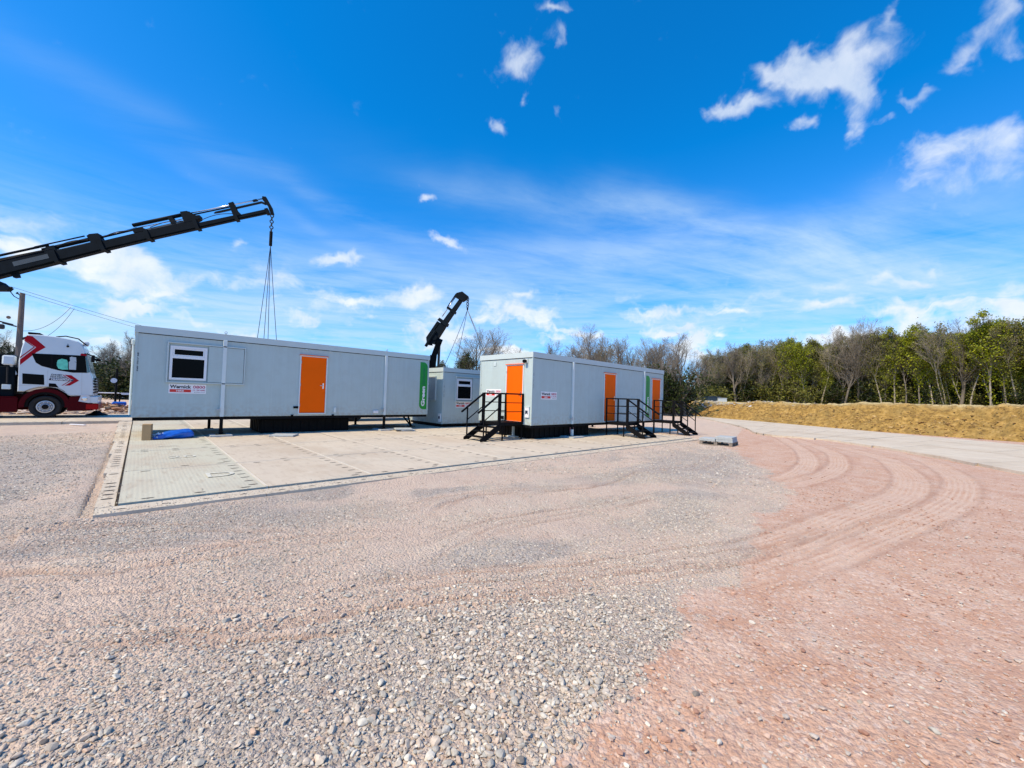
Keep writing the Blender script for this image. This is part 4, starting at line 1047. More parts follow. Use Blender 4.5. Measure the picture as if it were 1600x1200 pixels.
# ------------------------------------------------------------------ landings with steps
def landing(label, loc, rz, zt, w=1.0, d=1.1, side=(0, 1), run=.85):
    """local: x along the cabin face 0..w, y outwards 0..d, steps go on outwards"""
    root = empty('access_steps', loc, rz, label, 'steps', 'black steel landings with steps at the cabin doors')
    b = MB(); b.box(0, 0, zt-.10, w, .05, zt); b.box(0, d-.05, zt-.12, w, d, zt); b.box(0, .05, zt-.12, .05, d-.05, zt); b.box(w-.05, .05, zt-.12, w, d-.05, zt)
    for k in range(12):
        y = .06+k*(d-.12)/12; b.box(.05, y, zt-.03, w-.05, y+.055, zt-.004)
    b.build('platform', M['black'], root)
    for x, y in ((.02, .02), (w-.06, .02), (.02, d-.14), (w-.06, d-.14)):
        l = MB(); l.box(x, y, .012, x+.04, y+.04, zt-.10); l.box(x-.02, y-.02, 0, x+.06, y+.06, .012); l.build('leg', M['black'], root)
    for x in (.0, w-.08):
        p = MB(); p.bbox(x-.01, d-.0, zt-.22, x+.09, d+.09, zt+1.06, .006); p.build('post', M['black'], root)
    for s_ in side:
        x = .02 if s_ == 0 else w-.02
        r_ = MB()
        r_.bar((x, .03, zt), (x, .03, zt+1.03), .055); r_.bar((x, .0, zt+1.04), (x, d, zt+1.04), .055)
        for z in (.38, .71): r_.bar((x, .03, zt+z), (x, d, zt+z), .03)
        r_.build('railing', M['black'], root)
    y0, y1 = d+.02, d+run; z0_, z1_ = zt-.06, .02
    for x in (-.0, w-.0):
        xx = x+(.02 if x == 0 else -.02)
        st = MB(); st.prism([(y0, zt-.02), (y0, zt-.27), (y1-.16, 0.0), (y1+.05, 0.0), (y1+.05, .09)], 'x', xx-.02, xx+.02); s2 = st.build('stringer', M['black'], root)
        hr_ = MB(); sl = (z1_-z0_)/(y1-y0)
        ya = d+.05; yb = y1+.18
        hr_.bar((xx, ya, zt+1.02), (xx, yb, zt+1.02+sl*(yb-ya)), .055)
        hr_.bar((xx, ya, zt+.55), (xx, y1-.08, zt+.55+sl*(y1-.08-ya)), .028)
        yp = y1-.08; hr_.bar((xx, yp, .03), (xx, yp, zt+1.0+sl*(yp-ya)), .038)
        hr_.build('handrail', M['black'], root)
    n = 3
    for k in range(n):
        z = zt*(1-(k+1)/(n+1)); y = d+.06+(k)*(run-.05)/n
        t = MB(); t.box(.04, y, z-.035, w-.04, y+.24, z)
        for q in range(4): t.box(.05, y+.02+q*.055, z, w-.05, y+.035+q*.055, z+.006)
        t.build('tread', M['black'], root)
    return root
landing('black steps at the sunlit end door, nearest the camera', (10.645, 10.75, .1), PI/2, .655, 1.0, 1.12)
landing('black steps in front of the middle orange door, steps coming down towards the camera', (16.38, 10.28, .1), PI+a2, .60, 1.0, 1.02)
landing('black steps at the far right orange door, beside the green sign', (20.92, 10.36, .02), PI+a2, .66, 1.0, 1.02)

# ------------------------------------------------------------------ pallet with slabs
root = empty('pallet', (16.9, 5.5, 0.005), .12, 'weathered wooden pallet on the gravel carrying grey slabs', 'pallet')
b = MB()
for x in (0, .48, .96): b.box(x, 0, 0, x+.10, 1.2, .02)
b.split('bottom_board', M['wood'], root)
b = MB()
for x in (0, .48, .96):
    for y in (0, .54, 1.08): b.box(x, y, .02, x+.12, y+.12, .11)
b.split('block', M['wood'], root)
b = MB()
for y in (0, .2, .4, .6, .8, .98, 1.08): b.box(0, y, .112, 1.08, y+.11, .134)
b.split('top_board', M['wood'], root)
def on_pallet(u, v, z, lab, rz=0):
    c, s = math.cos(.12), math.sin(.12); x = 16.9+u*c-v*s; y = 5.5+u*s+v*c
    slab(lab, x, y, z, (.9, .6, .05), .12+rz)
hs_ = ['bottom', 'second', 'third', 'top']
for k in range(4): on_pallet(.55+.01*(k % 2), .31+.008*k, .142+k*.052, '%s slab of the taller stack on the pallet' % hs_[k], .01*(k % 3))
for k in range(2): on_pallet(.52, .93, .142+k*.052, '%s slab of the low pile on the pallet' % ('lower' if k == 0 else 'upper'), -.02*k)

# ------------------------------------------------------------------ box and blue bag
root = empty('cardboard_box', (.10, 15.75, .108), -.15, 'upright brown cardboard box beside the blue bag under the cabin', 'box')
MB().bbox(0, 0, 0, .20, .27, .46, .004).build('carton', M['card'], root)
MB().box(-.003, .11, .05, -.001, .16, .46).build('tape', M['tape'], root)
def bag():
    root = empty('bag', (.83, 15.98, .108), .28, 'bright blue plastic sack lying on the mats beside the cardboard box', 'bag')
    n, m = 26, 20; V = []; rr = random.Random(8)
    for i in range(n+1):
        t = i/n; x = -.5+t*1.0
        w = .17*(math.sin(PI*min(1, t*1.5+.08)/2)**.7)*(1 if t < .86 else math.sqrt(max(0, 1-((t-.86)/.14)**2))+.02)
        for j in range(m):
            a = 2*PI*j/m; f = 1+.10*math.sin(5*a+9*t)+.06*math.sin(11*t+3*a)
            y = w*1.15*math.cos(a)*f; z = w*.95*(1+math.sin(a)*f)*.82
            V.append((x, y, max(z, 0)))
    Fc = [(i*m+j, i*m+(j+1) % m, (i+1)*m+(j+1) % m, (i+1)*m+j) for i in range(n) for j in range(m)]+[tuple(range(m)), tuple(n*m+j for j in range(m))[::-1]]
    mesh_obj('sack', V, Fc, M['blue'], root, True)
    mb = MB()
    for k in range(26):
        x = -.52+rr.random()*.26; y = rr.uniform(-.12, .12); z = rr.uniform(.03, .19); s = rr.uniform(.03, .06)
        mb.add([(x+rr.uniform(-s, s), y+rr.uniform(-s, s), max(.002, z+rr.uniform(-s, s))) for _ in range(5)], [(0,1,2),(0,2,3),(0,3,4),(1,2,4),(0,1,4)])
    mb.build('crumpled_film', M['clear'], root)
bag()
b = MB(); b.box(-.35, -.04, 0, .35, .04, .03); b.box(-.1, .04, 0, .12, .07, .02)
o = b.build('timber_offcut', M['signwhite']); o.location = (-1.75, 23.6, .03); o.rotation_euler = (0, 0, -.9); tag(o, 'white strip of wood lying on the gravel in front of the lorry', 'wood offcut')
# ------------------------------------------------------------------ lorry with crane
lorry = empty('lorry', (0, 0, 0), 0, 'white and red lorry with arrow markings and a long dark crane arm raised', 'lorry')
YS, YE = 27.4, 29.88                           # near and far side
prof = [(-3.90, 1.25), (-3.92, 2.6), (-3.86, 3.2), (-3.76, 3.70), (-3.70, 3.80), (-3.4, 3.82), (-2.9, 3.80), (-2.5, 3.74), (-2.2, 3.66), (-2.07, 3.56), (-1.98, 3.35), (-1.90, 3.08), (-1.80, 2.6), (-1.71, 2.18), (-1.62, 1.9), (-1.58, 1.5), (-1.58, 1.12),
        (-2.30, 1.08), (-2.40, 1.12), (-2.52, 1.30), (-2.72, 1.44), (-3.0, 1.48), (-3.3, 1.46), (-3.55, 1.36), (-3.72, 1.25)]
b = MB(); n = len(prof); rb = .07
def inset(p, k):
    cx, cz = -2.8, 2.6; return (cx+(p[0]-cx)*(1-k), cz+(p[1]-cz)*(1-k))
secs = [(YS+.0, .035), (YS+.05, .008), (YS+.14, 0), (YE-.14, 0), (YE-.05, .008), (YE, .035)]
vs = []
for y, k in secs: vs += [(inset(p, k)[0], y, inset(p, k)[1]) for p in prof]
fs = [tuple(range(n))]+[tuple((len(secs)-1)*n+i for i in range(n))[::-1]]
for s_ in range(len(secs)-1): fs += [(s_*n+i, (s_+1)*n+i, (s_+1)*n+(i+1) % n, s_*n+(i+1) % n) for i in range(n)]
b.add(vs, fs); cab = b.build('cab', M['truckwhite'], lorry)
def side_panel(name, poly, m, parent, out=.004, y=YS): return MB().prism(poly, 'y', y-out, y+.02).build(name, m, parent)
side_panel('side_window', [(-3.56, 2.96), (-2.0, 3.0), (-1.93, 2.98), (-1.84, 2.2), (-2.3, 2.18), (-2.75, 2.26), (-3.25, 2.42), (-3.42, 2.56)], M['glass'], cab, .006)
side_panel('window_divider', [(-2.98, 2.97), (-2.93, 2.97), (-2.93, 2.31), (-2.98, 2.33)], M['black'], cab, .010)
side_panel('windscreen_edge', [(-1.925, 2.99), (-1.885, 2.97), (-1.74, 2.24), (-1.83, 2.2)], mat('teal_tinted_glass', (.05, .16, .19), .08), cab, .008)
# windscreen and grille on the front
b = MB(); b.add([(-1.905, YS+.12, 3.06), (-1.905, YE-.12, 3.06), (-1.715, YE-.12, 2.22), (-1.715, YS+.12, 2.22)], [(0, 1, 2, 3)])
for p in range(4): b.v[p] = (b.v[p][0]+.012, b.v[p][1], b.v[p][2])
b.build('windscreen', M['glass'], cab)
b = MB()
for k in range(6): b.box(-1.60, YS+.35, 1.25+k*.13, -1.545, YE-.35, 1.33+k*.13)
b.build('grille', M['black'], cab)
b = MB()
for k in range(5): b.box(-1.62, YS+.02, 1.24+k*.14, -1.555, YS+.25, 1.30+k*.14)
b.build('side_vents', M['black'], cab)
side_panel('storage_hatch', [(-3.78, 2.06), (-3.16, 2.03), (-3.13, 1.58), (-3.76, 1.60)], M['glass'], cab, .006)
side_panel('step_recess', [(-3.0, 1.66), (-2.80, 1.65), (-2.70, 1.48), (-3.0, 1.50)], M['glass'], cab, .006)
side_panel('door_seam', [(-2.012, 2.16), (-2.0, 2.16), (-1.965, 1.2), (-1.977, 1.2)], M['steel'], cab, .003)
side_panel('door_seam', [(-3.06, 2.26), (-3.05, 2.26), (-3.04, 1.5), (-3.05, 1.5)], M['steel'], cab, .003)
side_panel('body_crease', [(-3.88, 1.545), (-3.1, 1.53), (-2.75, 1.48), (-2.35, 1.16), (-2.0, 1.14), (-2.0, 1.125), (-2.36, 1.14), (-2.76, 1.462), (-3.1, 1.515), (-3.88, 1.53)], M['steel'], cab, .003)
def Rp(poly, name='livery_arrow', m='arrowred', o=.004, par=cab): side_panel(name, poly, M[m], par, o)
# big arrow at the rear of the roof
Rp([(-3.72, 3.74), (-3.56, 3.71), (-3.16, 3.27), (-3.42, 3.02), (-3.86, 2.42), (-3.87, 2.66), (-3.44, 3.24), (-3.80, 3.56)])
Rp([(-3.80, 3.50), (-3.77, 3.53), (-3.47, 3.25), (-3.87, 2.72), (-3.885, 2.77), (-3.51, 3.25)])
Rp([(-2.10, 3.02), (-2.06, 3.10), (-1.90, 3.08), (-1.88, 2.98), (-1.96, 2.93)], 'sun_visor')
# door logo: arrow head and lettering
Rp([(-2.55, 2.07), (-2.33, 2.06), (-2.08, 1.82), (-2.36, 1.58), (-2.52, 1.57), (-2.27, 1.82)], 'livery_arrow')
Rp([(-2.62, 2.07), (-2.585, 2.07), (-2.32, 1.82), (-2.58, 1.57), (-2.62, 1.57), (-2.36, 1.82)], 'livery_arrow')
side_panel('logo_bar', [(-2.98, 1.90), (-2.24, 1.88), (-2.27, 1.78), (-3.01, 1.80)], M['numblue'], cab, .008)
U, V_ = (1, 0, -.02), (.0, 0, 1)
letters('lettering', 'DAVID', (-2.96, YS-.010, 2.015), U, V_, .34, .075, M['numblue'], cab, .03, .3)
letters('lettering', 'WATSON', (-2.97, YS-.010, 1.92), U, V_, .48, .075, M['numblue'], cab, .03, .3)
letters('lettering', 'TRANSPORT', (-2.95, YS-.014, 1.812), U, V_, .66, .07, M['signwhite'], cab, .03, .3)
letters('lettering', 'DAVIDWATSONTRANSPORT.CO.UK', (-3.02, YS+.004, 3.285), (1, 0, -.05), V_, .98, .035, M['numblue'], cab, .0)
# notices and a hi-vis jacket behind the side glass
side_panel('window_notices', [(-2.42, 2.88), (-2.36, 2.92), (-2.30, 2.90), (-2.22, 2.90), (-2.20, 2.68), (-2.30, 2.70), (-2.20, 2.66), (-2.20, 2.32), (-2.42, 2.32), (-2.44, 2.66), (-2.40, 2.72)], M['paper'], cab, .009)
side_panel('hi_vis_jacket', [(-2.78, 2.72), (-2.66, 2.80), (-2.50, 2.76), (-2.46, 2.62), (-2.46, 2.42), (-2.44, 2.32), (-2.62, 2.30), (-2.74, 2.34), (-2.80, 2.48), (-2.80, 2.62)], M['hiviz'], cab, .009)
b = MB(); b.lathe((-2.50, YS-.0, 3.38), (0, -1, 0), [(.045, 0), (.045, .03), (.02, .05)], 12); b.tube([(-2.5, YS-.02, 3.38), (-2.5, YS-.02, 3.5)], .008, 6); b.build('clearance_lamp', M['black'], cab)
# roof rail, beacon, mirrors
b = MB(); b.tube([(-2.90, YS+.2, 3.79), (-2.6, YS+.2, 3.86), (-2.2, YS+.2, 3.78), (-2.0, YS+.2, 3.58), (-1.9, YS+.2, 3.5)], .025, 8); b.build('roof_rail', M['black'], cab)
b = MB(); b.lathe((-1.95, YS+.3, 3.46), (0, 0, 1), [(.08, 0), (.11, .08), (.11, .18), (.05, .22)], 14); b.build('roof_lamp', M['lamp'], cab)
b = MB(); b.bbox(-3.72, YS+.1, 3.81, -3.35, YS+1.2, 3.90, .02); b.build('roof_pod', M['black'], cab)
b = MB(); b.tube([(-1.95, YS, 3.1), (-1.68, YS-.22, 3.0)], .025, 8); b.bbox(-1.72, YS-.32, 2.70, -1.60, YS-.16, 3.04, .03); b.tube([(-1.9, YS+.3, 3.12), (-1.55, YS+.2, 2.95)], .02, 8); b.bbox(-1.62, YS+.1, 2.78, -1.42, YS+.3, 2.9, .03); b.build('mirror', M['black'], cab)
# wings, bumper, lights
def arch(name, x, z, r0, r1, y0, y1, m, par, a0=-8, a1=188):
    N_ = 22; vs = []; fs = []
    for i in range(N_+1):
        a = math.radians(a0+(a1-a0)*i/N_)
        for rr_2, y in ((r0, y0), (r1, y0), (r1, y1), (r0, y1)): vs.append((x+rr_2*math.cos(a), y, z+rr_2*math.sin(a)))
    for i in range(N_):
        for j in range(4): fs.append((i*4+j, i*4+(j+1) % 4, (i+1)*4+(j+1) % 4, (i+1)*4+j))
    fs += [(0, 1, 2, 3), (N_*4+3, N_*4+2, N_*4+1, N_*4)]
    return MB().add(vs, fs).build(name, m, par)
arch('wheel_arch', -3.08, .66, .60, .76, YS-.005, YS+.55, M['truckred'], cab); arch('wheel_arch', -3.08, .66, .60, .76, YE-.55, YE+.005, M['truckred'], cab)
arch('arch_liner', -3.08, .66, .50, .60, YS+.06, YS+.5, M['black'], cab)
b = MB(); b.prism([(-2.40, .40), (-2.36, 1.06), (-2.05, 1.10), (-1.72, 1.10), (-1.60, .98), (-1.60, .42)], 'y', YS-.002, YE+.002); b.build('wing', M['truckred'], cab)
b = MB(); b.bbox(-1.84, YS-.012, .46, -1.40, YE+.012, .76, .04); b.build('bumper', M['brightred'], cab)
b = MB(); b.bbox(-1.76, YS-.008, .765, -1.42, YE+.008, 1.10, .03); b.build('bumper_top', M['truckwhite'], cab)
for y0, y1, s_ in ((YS-.02, YS+.3, 1), (YE-.3, YE+.02, -1)):
    b = MB(); b.prism([(-2.06, .86), (-1.98, 1.17), (-1.80, 1.19), (-1.70, 1.12), (-1.66, .80), (-1.74, .79)], 'y', y0, y1); hl = b.build('headlight', M['lamp'], cab)
    yy = y0-.003 if s_ > 0 else y1+.003
    b = MB(); b.lathe((-1.86, yy, .98), (0, -s_, 0), [(.09, -.02), (.09, .004), (.05, .01)], 16); b.build('reflector', M['chrome'], hl)
    b = MB(); b.lathe((-1.94, yy, .96), (0, -s_, 0), [(.03, -.02), (.03, .006)], 12); b.build('indicator', M['amber'], hl)
# wheels
def wheel(x, y, s_, parent, r=.5):
    w = MB(); prof_ = [(.29, -.05), (.36, -.13), (r-.06, -.15), (r-.015, -.12), (r, -.07), (r, .07), (r-.015, .12), (r-.06, .15), (.36, .13), (.29, .05)]
    w.lathe((x, y, r+.095), (0, s_, 0), prof_, 40); t = w.build('wheel', M['rubber'], parent, False)
    h = MB(); h.lathe((x, y, r+.095), (0, s_, 0), [(.27, .02), (.275, .125), (.24, .13), (.20, .08), (.16, .07), (.15, .14), (.12, .17)], 32); rim = h.build('rim', M['steel'], t)
    h = MB()
    for k in range(10):
        a = 2*PI*k/10; h.lathe((x+.19*math.cos(a), y+s_*.085, r+.095+.19*math.sin(a)), (0, s_, 0), [(.022, 0), (.02, .04), (.008, .05)], 8)
    h.build('wheel_nuts', M['signwhite'], rim)
    h = MB(); h.lathe((x, y+s_*.14, r+.095), (0, s_, 0), [(.115, .0), (.11, .04), (.06, .06)], 20); h.build('hub_cap', M['blackp'], rim)
for x in (-3.07, -7.6, -8.95):
    wheel(x, YS+.2, -1, lorry); wheel(x, YE-.2, 1, lorry)
# chassis, side guard, gear behind the cab
b = MB(); b.box(-12.2, YS+.75, .85, -1.75, YS+.87, 1.12); b.box(-12.2, YE-.87, .85, -1.75, YE-.75, 1.12)
for x in (-11.9, -9.6, -7.2, -5.2, -3.6, -2.2): b.box(x, YS+.87, .88, x+.12, YE-.87, 1.08)
b.build('chassis', M['truckred'], lorry)
b = MB(); b.bbox(-6.9, YS-.0, .36, -3.86, YS+.06, 1.00, .01); b.bbox(-6.9, YE-.06, .36, -3.86, YE, 1.00, .01); b.split('side_guard', M['truckred'], lorry)
b = MB(); b.box(-6.9, YS-.004, 1.004, -3.9, YS+.05, 1.04); b.build('guard_rail', M['truckred'], lorry)
b = MB(); b.bbox(-12.3, YS, 1.16, -5.6, YE, 1.32, .01); b.build('load_bed', M['black'], lorry)
b = MB(); b.bbox(-5.4, YS+.25, 1.04, -4.02, YE-.25, 2.35, .03); b.bbox(-5.1, YS+.5, 2.35, -4.2, YE-.5, 2.9, .05); b.build('crane_base', M['crane'], lorry)
b = MB(); b.bbox(-4.38, YS+.06, 2.40, -4.03, YS+.5, 2.82, .05); b.tube([(-4.15, YS+.3, 2.4), (-4.0, YS+.35, 2.0)], .05, 8); b.build('oil_tank', M['truckwhite'], lorry)
MB().bbox(-4.34, YS+.1, 1.35, -4.10, YS+.3, 1.56, .01).build('tool_box', M['trim'], lorry)
b = MB(); b.tube([(-4.2, YS+.12, 1.6), (-4.22, YS+.12, 2.35)], .03, 8); b.build('hose', M['rubber'], lorry)
# front stabiliser leg down on a black pad
b = MB(); b.tube([(-1.55, YE-.4, .26), (-1.55, YE-.4, .80)], .055, 12); st = b.build('stabiliser', M['chrome'], lorry)
b = MB(); b.lathe((-1.55, YE-.4, .10), (0, 0, 1), [(.42, 0), (.40, .03), (.20, .12), (.12, .2), (.1, .22)], 24); b.build('stabiliser_foot', M['blackp'], st)

# crane arm: s runs out along the arm, t upwards across it
A0 = Vector((-4.79, 28.6, 6.79)); A1 = Vector((4.52, 24., 11.03)); EX = (A1-A0).normalized(); EZ = (Vector((0, 0, 1))-EX*EX.z).normalized(); EY = EZ.cross(EX)
def arm_frame(A, EX, EY, EZ):
    def q(s, t, y=0): return A+EX*s+EZ*t+EY*y
    def poly(mb, pts, w, y=0):
        P3 = [q(s, t, y-w/2) for s, t in pts]+[q(s, t, y+w/2) for s, t in pts]; n = len(pts)
        return mb.add(P3, [tuple(range(n)), tuple(range(2*n-1, n-1, -1))]+[(i, i+n, (i+1) % n+n, (i+1) % n) for i in range(n)])
    return q, poly
q, poly = arm_frame(A0, EX, EY, EZ)
def sec(s0, s1, lo0, lo1, up0, up1, w):
    mb = MB(); e = .05
    P_ = [(s0, lo0+e), (s0, up0), (s1, up1), (s1, lo1+e)]
    poly(mb, P_, w); poly(mb, [(s0, lo0), (s0, lo0+e-.001), (s1, lo1+e-.001), (s1, lo1)], w*.55)
    poly(mb, [(s1-.16, lo1-.03), (s1-.16, up1+.03), (s1, up1+.03), (s1, lo1-.03)], w+.07)
    return mb
arm = sec(-3.2, 2.19, -.62, -.38, .06, .10, .46).build('crane_arm', M['crane'], lorry)
for a_ in ((2.19, 3.99, -.36, -.28, .10, .14, .40), (3.99, 5.87, -.275, -.22, .12, .18, .36), (5.87, 7.97, -.215, -.19, .17, .24, .33), (7.97, 9.77, -.175, -.15, .06, .07, .27), (9.77, 11.25, -.14, -.14, .045, .06, .22)):
    sec(*a_).build('boom_section', M['crane'], arm)
mb = MB(); poly(mb, [(5.43, .19), (5.43, .27), (8.01, .33), (8.01, .25)], .26); mb.build('cover_plate', M['cranegrey'], arm)
mb = MB(); poly(mb, [(2.09, .12), (2.09, .17), (4.0, .22), (4.0, .17)], .22); mb.build('cover_plate', M['cranegrey'], arm)
def rod(name, a, b_, r, m, par=arm): 
    o = MB().tube([q(*a), q(*b_)], r, 12).build(name, m, par, True); return o
rod('ram', (-1.6, .32, .1), (2.15, .30, .1), .085, M['crane']); rod('ram', (-.2, .42, -.1), (2.0, .46, -.1), .05, M['crane'])
rod('ram', (1.65, .36, .06), (3.76, .42, .06), .085, M['crane']); rod('ram', (1.5, .50, -.08), (3.4, .54, -.08), .03, M['crane'])
rod('ram_rod', (3.76, .40, .06), (5.42, .50, .06), .035, M['chrome']); rod('pipe', (3.7, .33, -.06), (5.7, .40, -.06), .045, M['crane'])
rod('ram', (5.33, .62, 0), (7.81, .66, 0), .085, M['crane']); rod('pipe', (5.4, .52, .1), (7.6, .50, .1), .02, M['chrome'])
rod('ram_rod', (7.81, .66, 0), (11.24, .66, 0), .03, M['chrome']); rod('pipe', (7.9, .60, .08), (9.7, .62, .08), .035, M['crane'])
mb = MB(); poly(mb, [(8.8, .42), (8.9, .47), (11.1, .52), (11.3, .35), (11.2, .32), (11.05, .45), (9.0, .40)], .10); mb.build('link_bar', M['crane'], arm)
def plate(pts, w=.3): mb = MB(); poly(mb, pts, w); mb.build('bracket', M['crane'], arm)
plate([(3.55, .15), (3.5, .50), (3.62, .56), (3.95, .52), (4.0, .15)]); plate([(1.75, .12), (1.9, .38), (2.2, .38), (2.2, .12)]); plate([(5.3, .2), (5.3, .36), (5.7, .36), (5.9, .2)], .34)
plate([(6.9, .25), (6.85, .60), (7.05, .60), (7.1, .25)]); plate([(7.45, .2), (7.45, .74), (7.75, .72), (8.05, .42), (8.2, .40), (8.15, .26), (7.97, .2)], .34); plate([(9.6, .0), (9.6, .72), (9.84, .74), (9.86, .30), (9.97, .05)], .26)
plate([(10.7, .60), (10.75, .68), (10.9, .68), (10.95, .60)], .12); plate([(11.22, .74), (11.16, .60), (11.30, .20), (11.28, -.22), (11.42, -.24), (11.46, .10), (11.38, .68)], .2)
plate([(-.9, -.5), (-.35, -.5), (-.12, -.72), (-.02, -.95), (.08, -1.02), (-.08, -1.12), (-.55, -.98), (-.9, -1.0)], .24); plate([(.28, -.42), (.32, -.62), (.5, -.64), (.52, -.42)], .14)
for y_ in (-.14, .0, .12): rod('hose', (-2.5, .12+.05*y_, y_), (2.1, .24, y_), .018, M['rubber'])
for s0_, s1_ in ((2.3, 3.5), (4.1, 5.3), (6.0, 7.4), (8.2, 9.6)):
    o_ = MB().tube([q(s0_+(s1_-s0_)*k/8, (.30 if s0_ < 8 else .16)+.10*math.sin(PI*k/8)+.02*s0_*0, -.14) for k in range(9)], .016, 6).build('hose', M['rubber'], arm)
mb = MB(); poly(mb, [(.6, -.22), (.6, -.02), (1.9, .02), (1.9, -.18)], .004, -.235); mb.build('decal', M['cranegrey'], arm)
mb = MB(); mb.tube([q(-.9, -.78, .0), q(-3.0, -1.5, 0)], .12, 12); mb.build('lift_cylinder', M['crane'], arm)
mb = MB(); K = Vector((-6.6, 28.6, 2.9)); top = q(-3.0, -.35); mb.bar(K, (K+Vector((-.3, 0, 1.6))), .5, .5); mb.bar(K+Vector((-.3, 0, 1.5)), top, .42, .45, up=(0, 1, 0)); mb.box(-6.95, 28.3, 1.32, -6.3, 28.95, 2.95); mb.build('crane_column', M['crane'], lorry)

def chain(name, label, p, zt, zb_, legs, block=.0):
    root = empty(name, p, 0, label, 'lifting chains')
    x, y, z = 0, 0, 0
    b = MB(); k = 0; zz = -.02; L_ = .20
    n = max(2, int((zt-zb_)/(L_*.72)))
    for k in range(n):
        c = -(k+.5)*(zt-zb_)/n; ax = (1, 0, 0) if k % 2 else (0, 1, 0)
        b.ring((0, 0, c), ax, (zt-zb_)/n*.5, .026, 14, 8)
    b.build('chain', M['chain'], root)
    h = MB(); h.tube([(0, 0, -(zt-zb_)), (0, 0, -(zt-zb_)-block)], .075 if block > .3 else .05, 12); h.build('hook_block', M['blackp'], root)
    for (lx, ly, lz) in legs:
        s_ = MB(); a = Vector((0, 0, -(zt-zb_)-block)); b_ = Vector((lx, ly, lz)) - Vector(p)
        pts = [a+(b_-a)*t+Vector((0, 0, -.08*math.sin(PI*t))) for t in [i/8 for i in range(9)]]
        s_.tube(pts, .014, 6); sl = s_.build('sling_leg', M['chain'], root)
        s2 = MB(); s2.ring(b_+Vector((0, 0, -.03)), (1, 0, 0), .04, .012, 12, 6); s2.build('hook', M['chain'], sl)
    return root
hk = q(11.33, -.22)
chain('lifting_chains', 'four thin slings hanging almost together from the tip of the long crane arm', tuple(hk), hk.z, 9.95, [(4.25, 23.9, 3.6), (4.62, 24.1, 3.5), (4.80, 23.9, 3.5), (5.28, 24.05, 3.6)], .75)

# ------------------------------------------------------------------ second crane lorry, mostly hidden by the small cabin
lor2 = empty('lorry', (0, 0, 0), 0, 'crane lorry hidden behind the small cabin, only its bent arm showing', 'lorry')
YC = 22.6
b = MB(); b.box(5.6, YC-.5, .85, 16.5, YC-.38, 1.1); b.box(5.6, YC+.38, .85, 16.5, YC+.5, 1.1); b.bbox(5.6, YC-1.2, 1.15, 12.6, YC+1.2, 1.3, .01); b.build('chassis', M['black'], lor2)
for x in (7.2, 8.5, 15.3):
    wheel(x, YC-1.0, -1, lor2); wheel(x, YC+1.0, 1, lor2)
b = MB(); b.bbox(14.4, YC-1.2, 1.1, 16.7, YC+1.2, 2.55, .1); b.build('cab', M['truckwhite'], lor2)
b = MB(); b.bbox(13.1, YC-.9, 1.0, 13.95, YC+.9, 2.2, .04); b.box(13.35, YC-.25, 2.2, 13.85, YC+.25, 3.0); b.build('crane_column', M['crane'], lor2)
# lower arm leans up to the elbow, upper arm out over the cabin roof
E0 = Vector((13.72, 22.45, 2.7)); E1 = Vector((12.98, 20.9, 5.12)); TIP = Vector((14.05, 19.6, 7.60))
ex = (E1-E0).normalized(); side2 = Vector((.68, .73, 0)).cross(ex).normalized(); 
side2 = Vector((.68, -.73, 0)) 
lw = MB(); lw.bar(E0, E0+(E1-E0)*.55, .30, .42, up=side2); lw.bar(E0+(E1-E0)*.5, E1+Vector((.22, -.2, -.12)), .26, .32, up=side2); la = lw.build('crane_arm', M['crane'], lor2)
lw = MB(); lw.tube([E0+Vector((.35, -.3, .2)), E0+(E1-E0)*.85+Vector((.22, -.2, 0))], .08, 10); lw.build('ram', M['cranegrey'], la)
ux = (TIP-E1).normalized(); uz = (Vector((0, 0, 1))-ux*ux.z).normalized(); uy = uz.cross(ux)
q, poly = arm_frame(E1, ux, uy, uz)
LL = (TIP-E1).length
mb = MB(); poly(mb, [(-.35, -.22), (-.45, .05), (-.1, .20), (1.0, .22), (1.0, -.15)], .34); ua = mb.build('crane_arm', M['crane'], lor2)
mb = MB(); poly(mb, [(1.0, -.12), (1.0, .17), (1.95, .15), (1.95, -.10)], .28); mb.build('boom_section', M['crane'], ua)
mb = MB(); poly(mb, [(1.95, -.10), (1.95, .14), (LL, .11), (LL, -.08)], .22); mb.build('boom_section', M['crane'], ua)
mb = MB(); poly(mb, [(.95, -.20), (.95, .45), (1.15, .42), (1.15, -.17)], .46); poly(mb, [(1.85, -.15), (1.85, .42), (2.0, .40), (2.0, -.14)], .38); poly(mb, [(-.5, -.10), (-.62, .12), (-.3, .42), (.9, .44), (.9, .27), (-.1, .26)], .34)
poly(mb, [(LL-.25, -.13), (LL-.3, .42), (LL-.05, .46), (LL+.22, .22), (LL+.2, -.22), (LL+.02, -.25)], .32); mb.build('bracket', M['crane'], ua)
mb = MB(); mb.tube([q(1.3, .40), q(LL-.3, .42)], .03, 8); mb.build('ram_rod', M['chrome'], ua, True)
mb = MB(); mb.tube([q(1.9, .46, .05), q(LL-.1, .50, .05)], .06, 8); mb.build('ram', M['crane'], ua, True)
mb = MB(); mb.tube([q(-.75, .10, -.22), q(.35, .14, -.22)], .09, 12); mb.lathe(q(-.0, -.02, .0), uy, [(.17, -.23), (.17, .23)], 16); mb.build('lift_cylinder', M['crane'], ua)
hk2 = q(LL+.12, -.24)
chain('lifting_chains', 'short chain with four slings spread from the bent crane down to the small cabin roof', tuple(hk2), hk2.z, hk2.z-.62, [(10.95, 16.75, 3.02), (13.25, 19.2, 3.02), (14.35, 16.7, 3.02), (16.3, 19.2, 3.02)], .12)
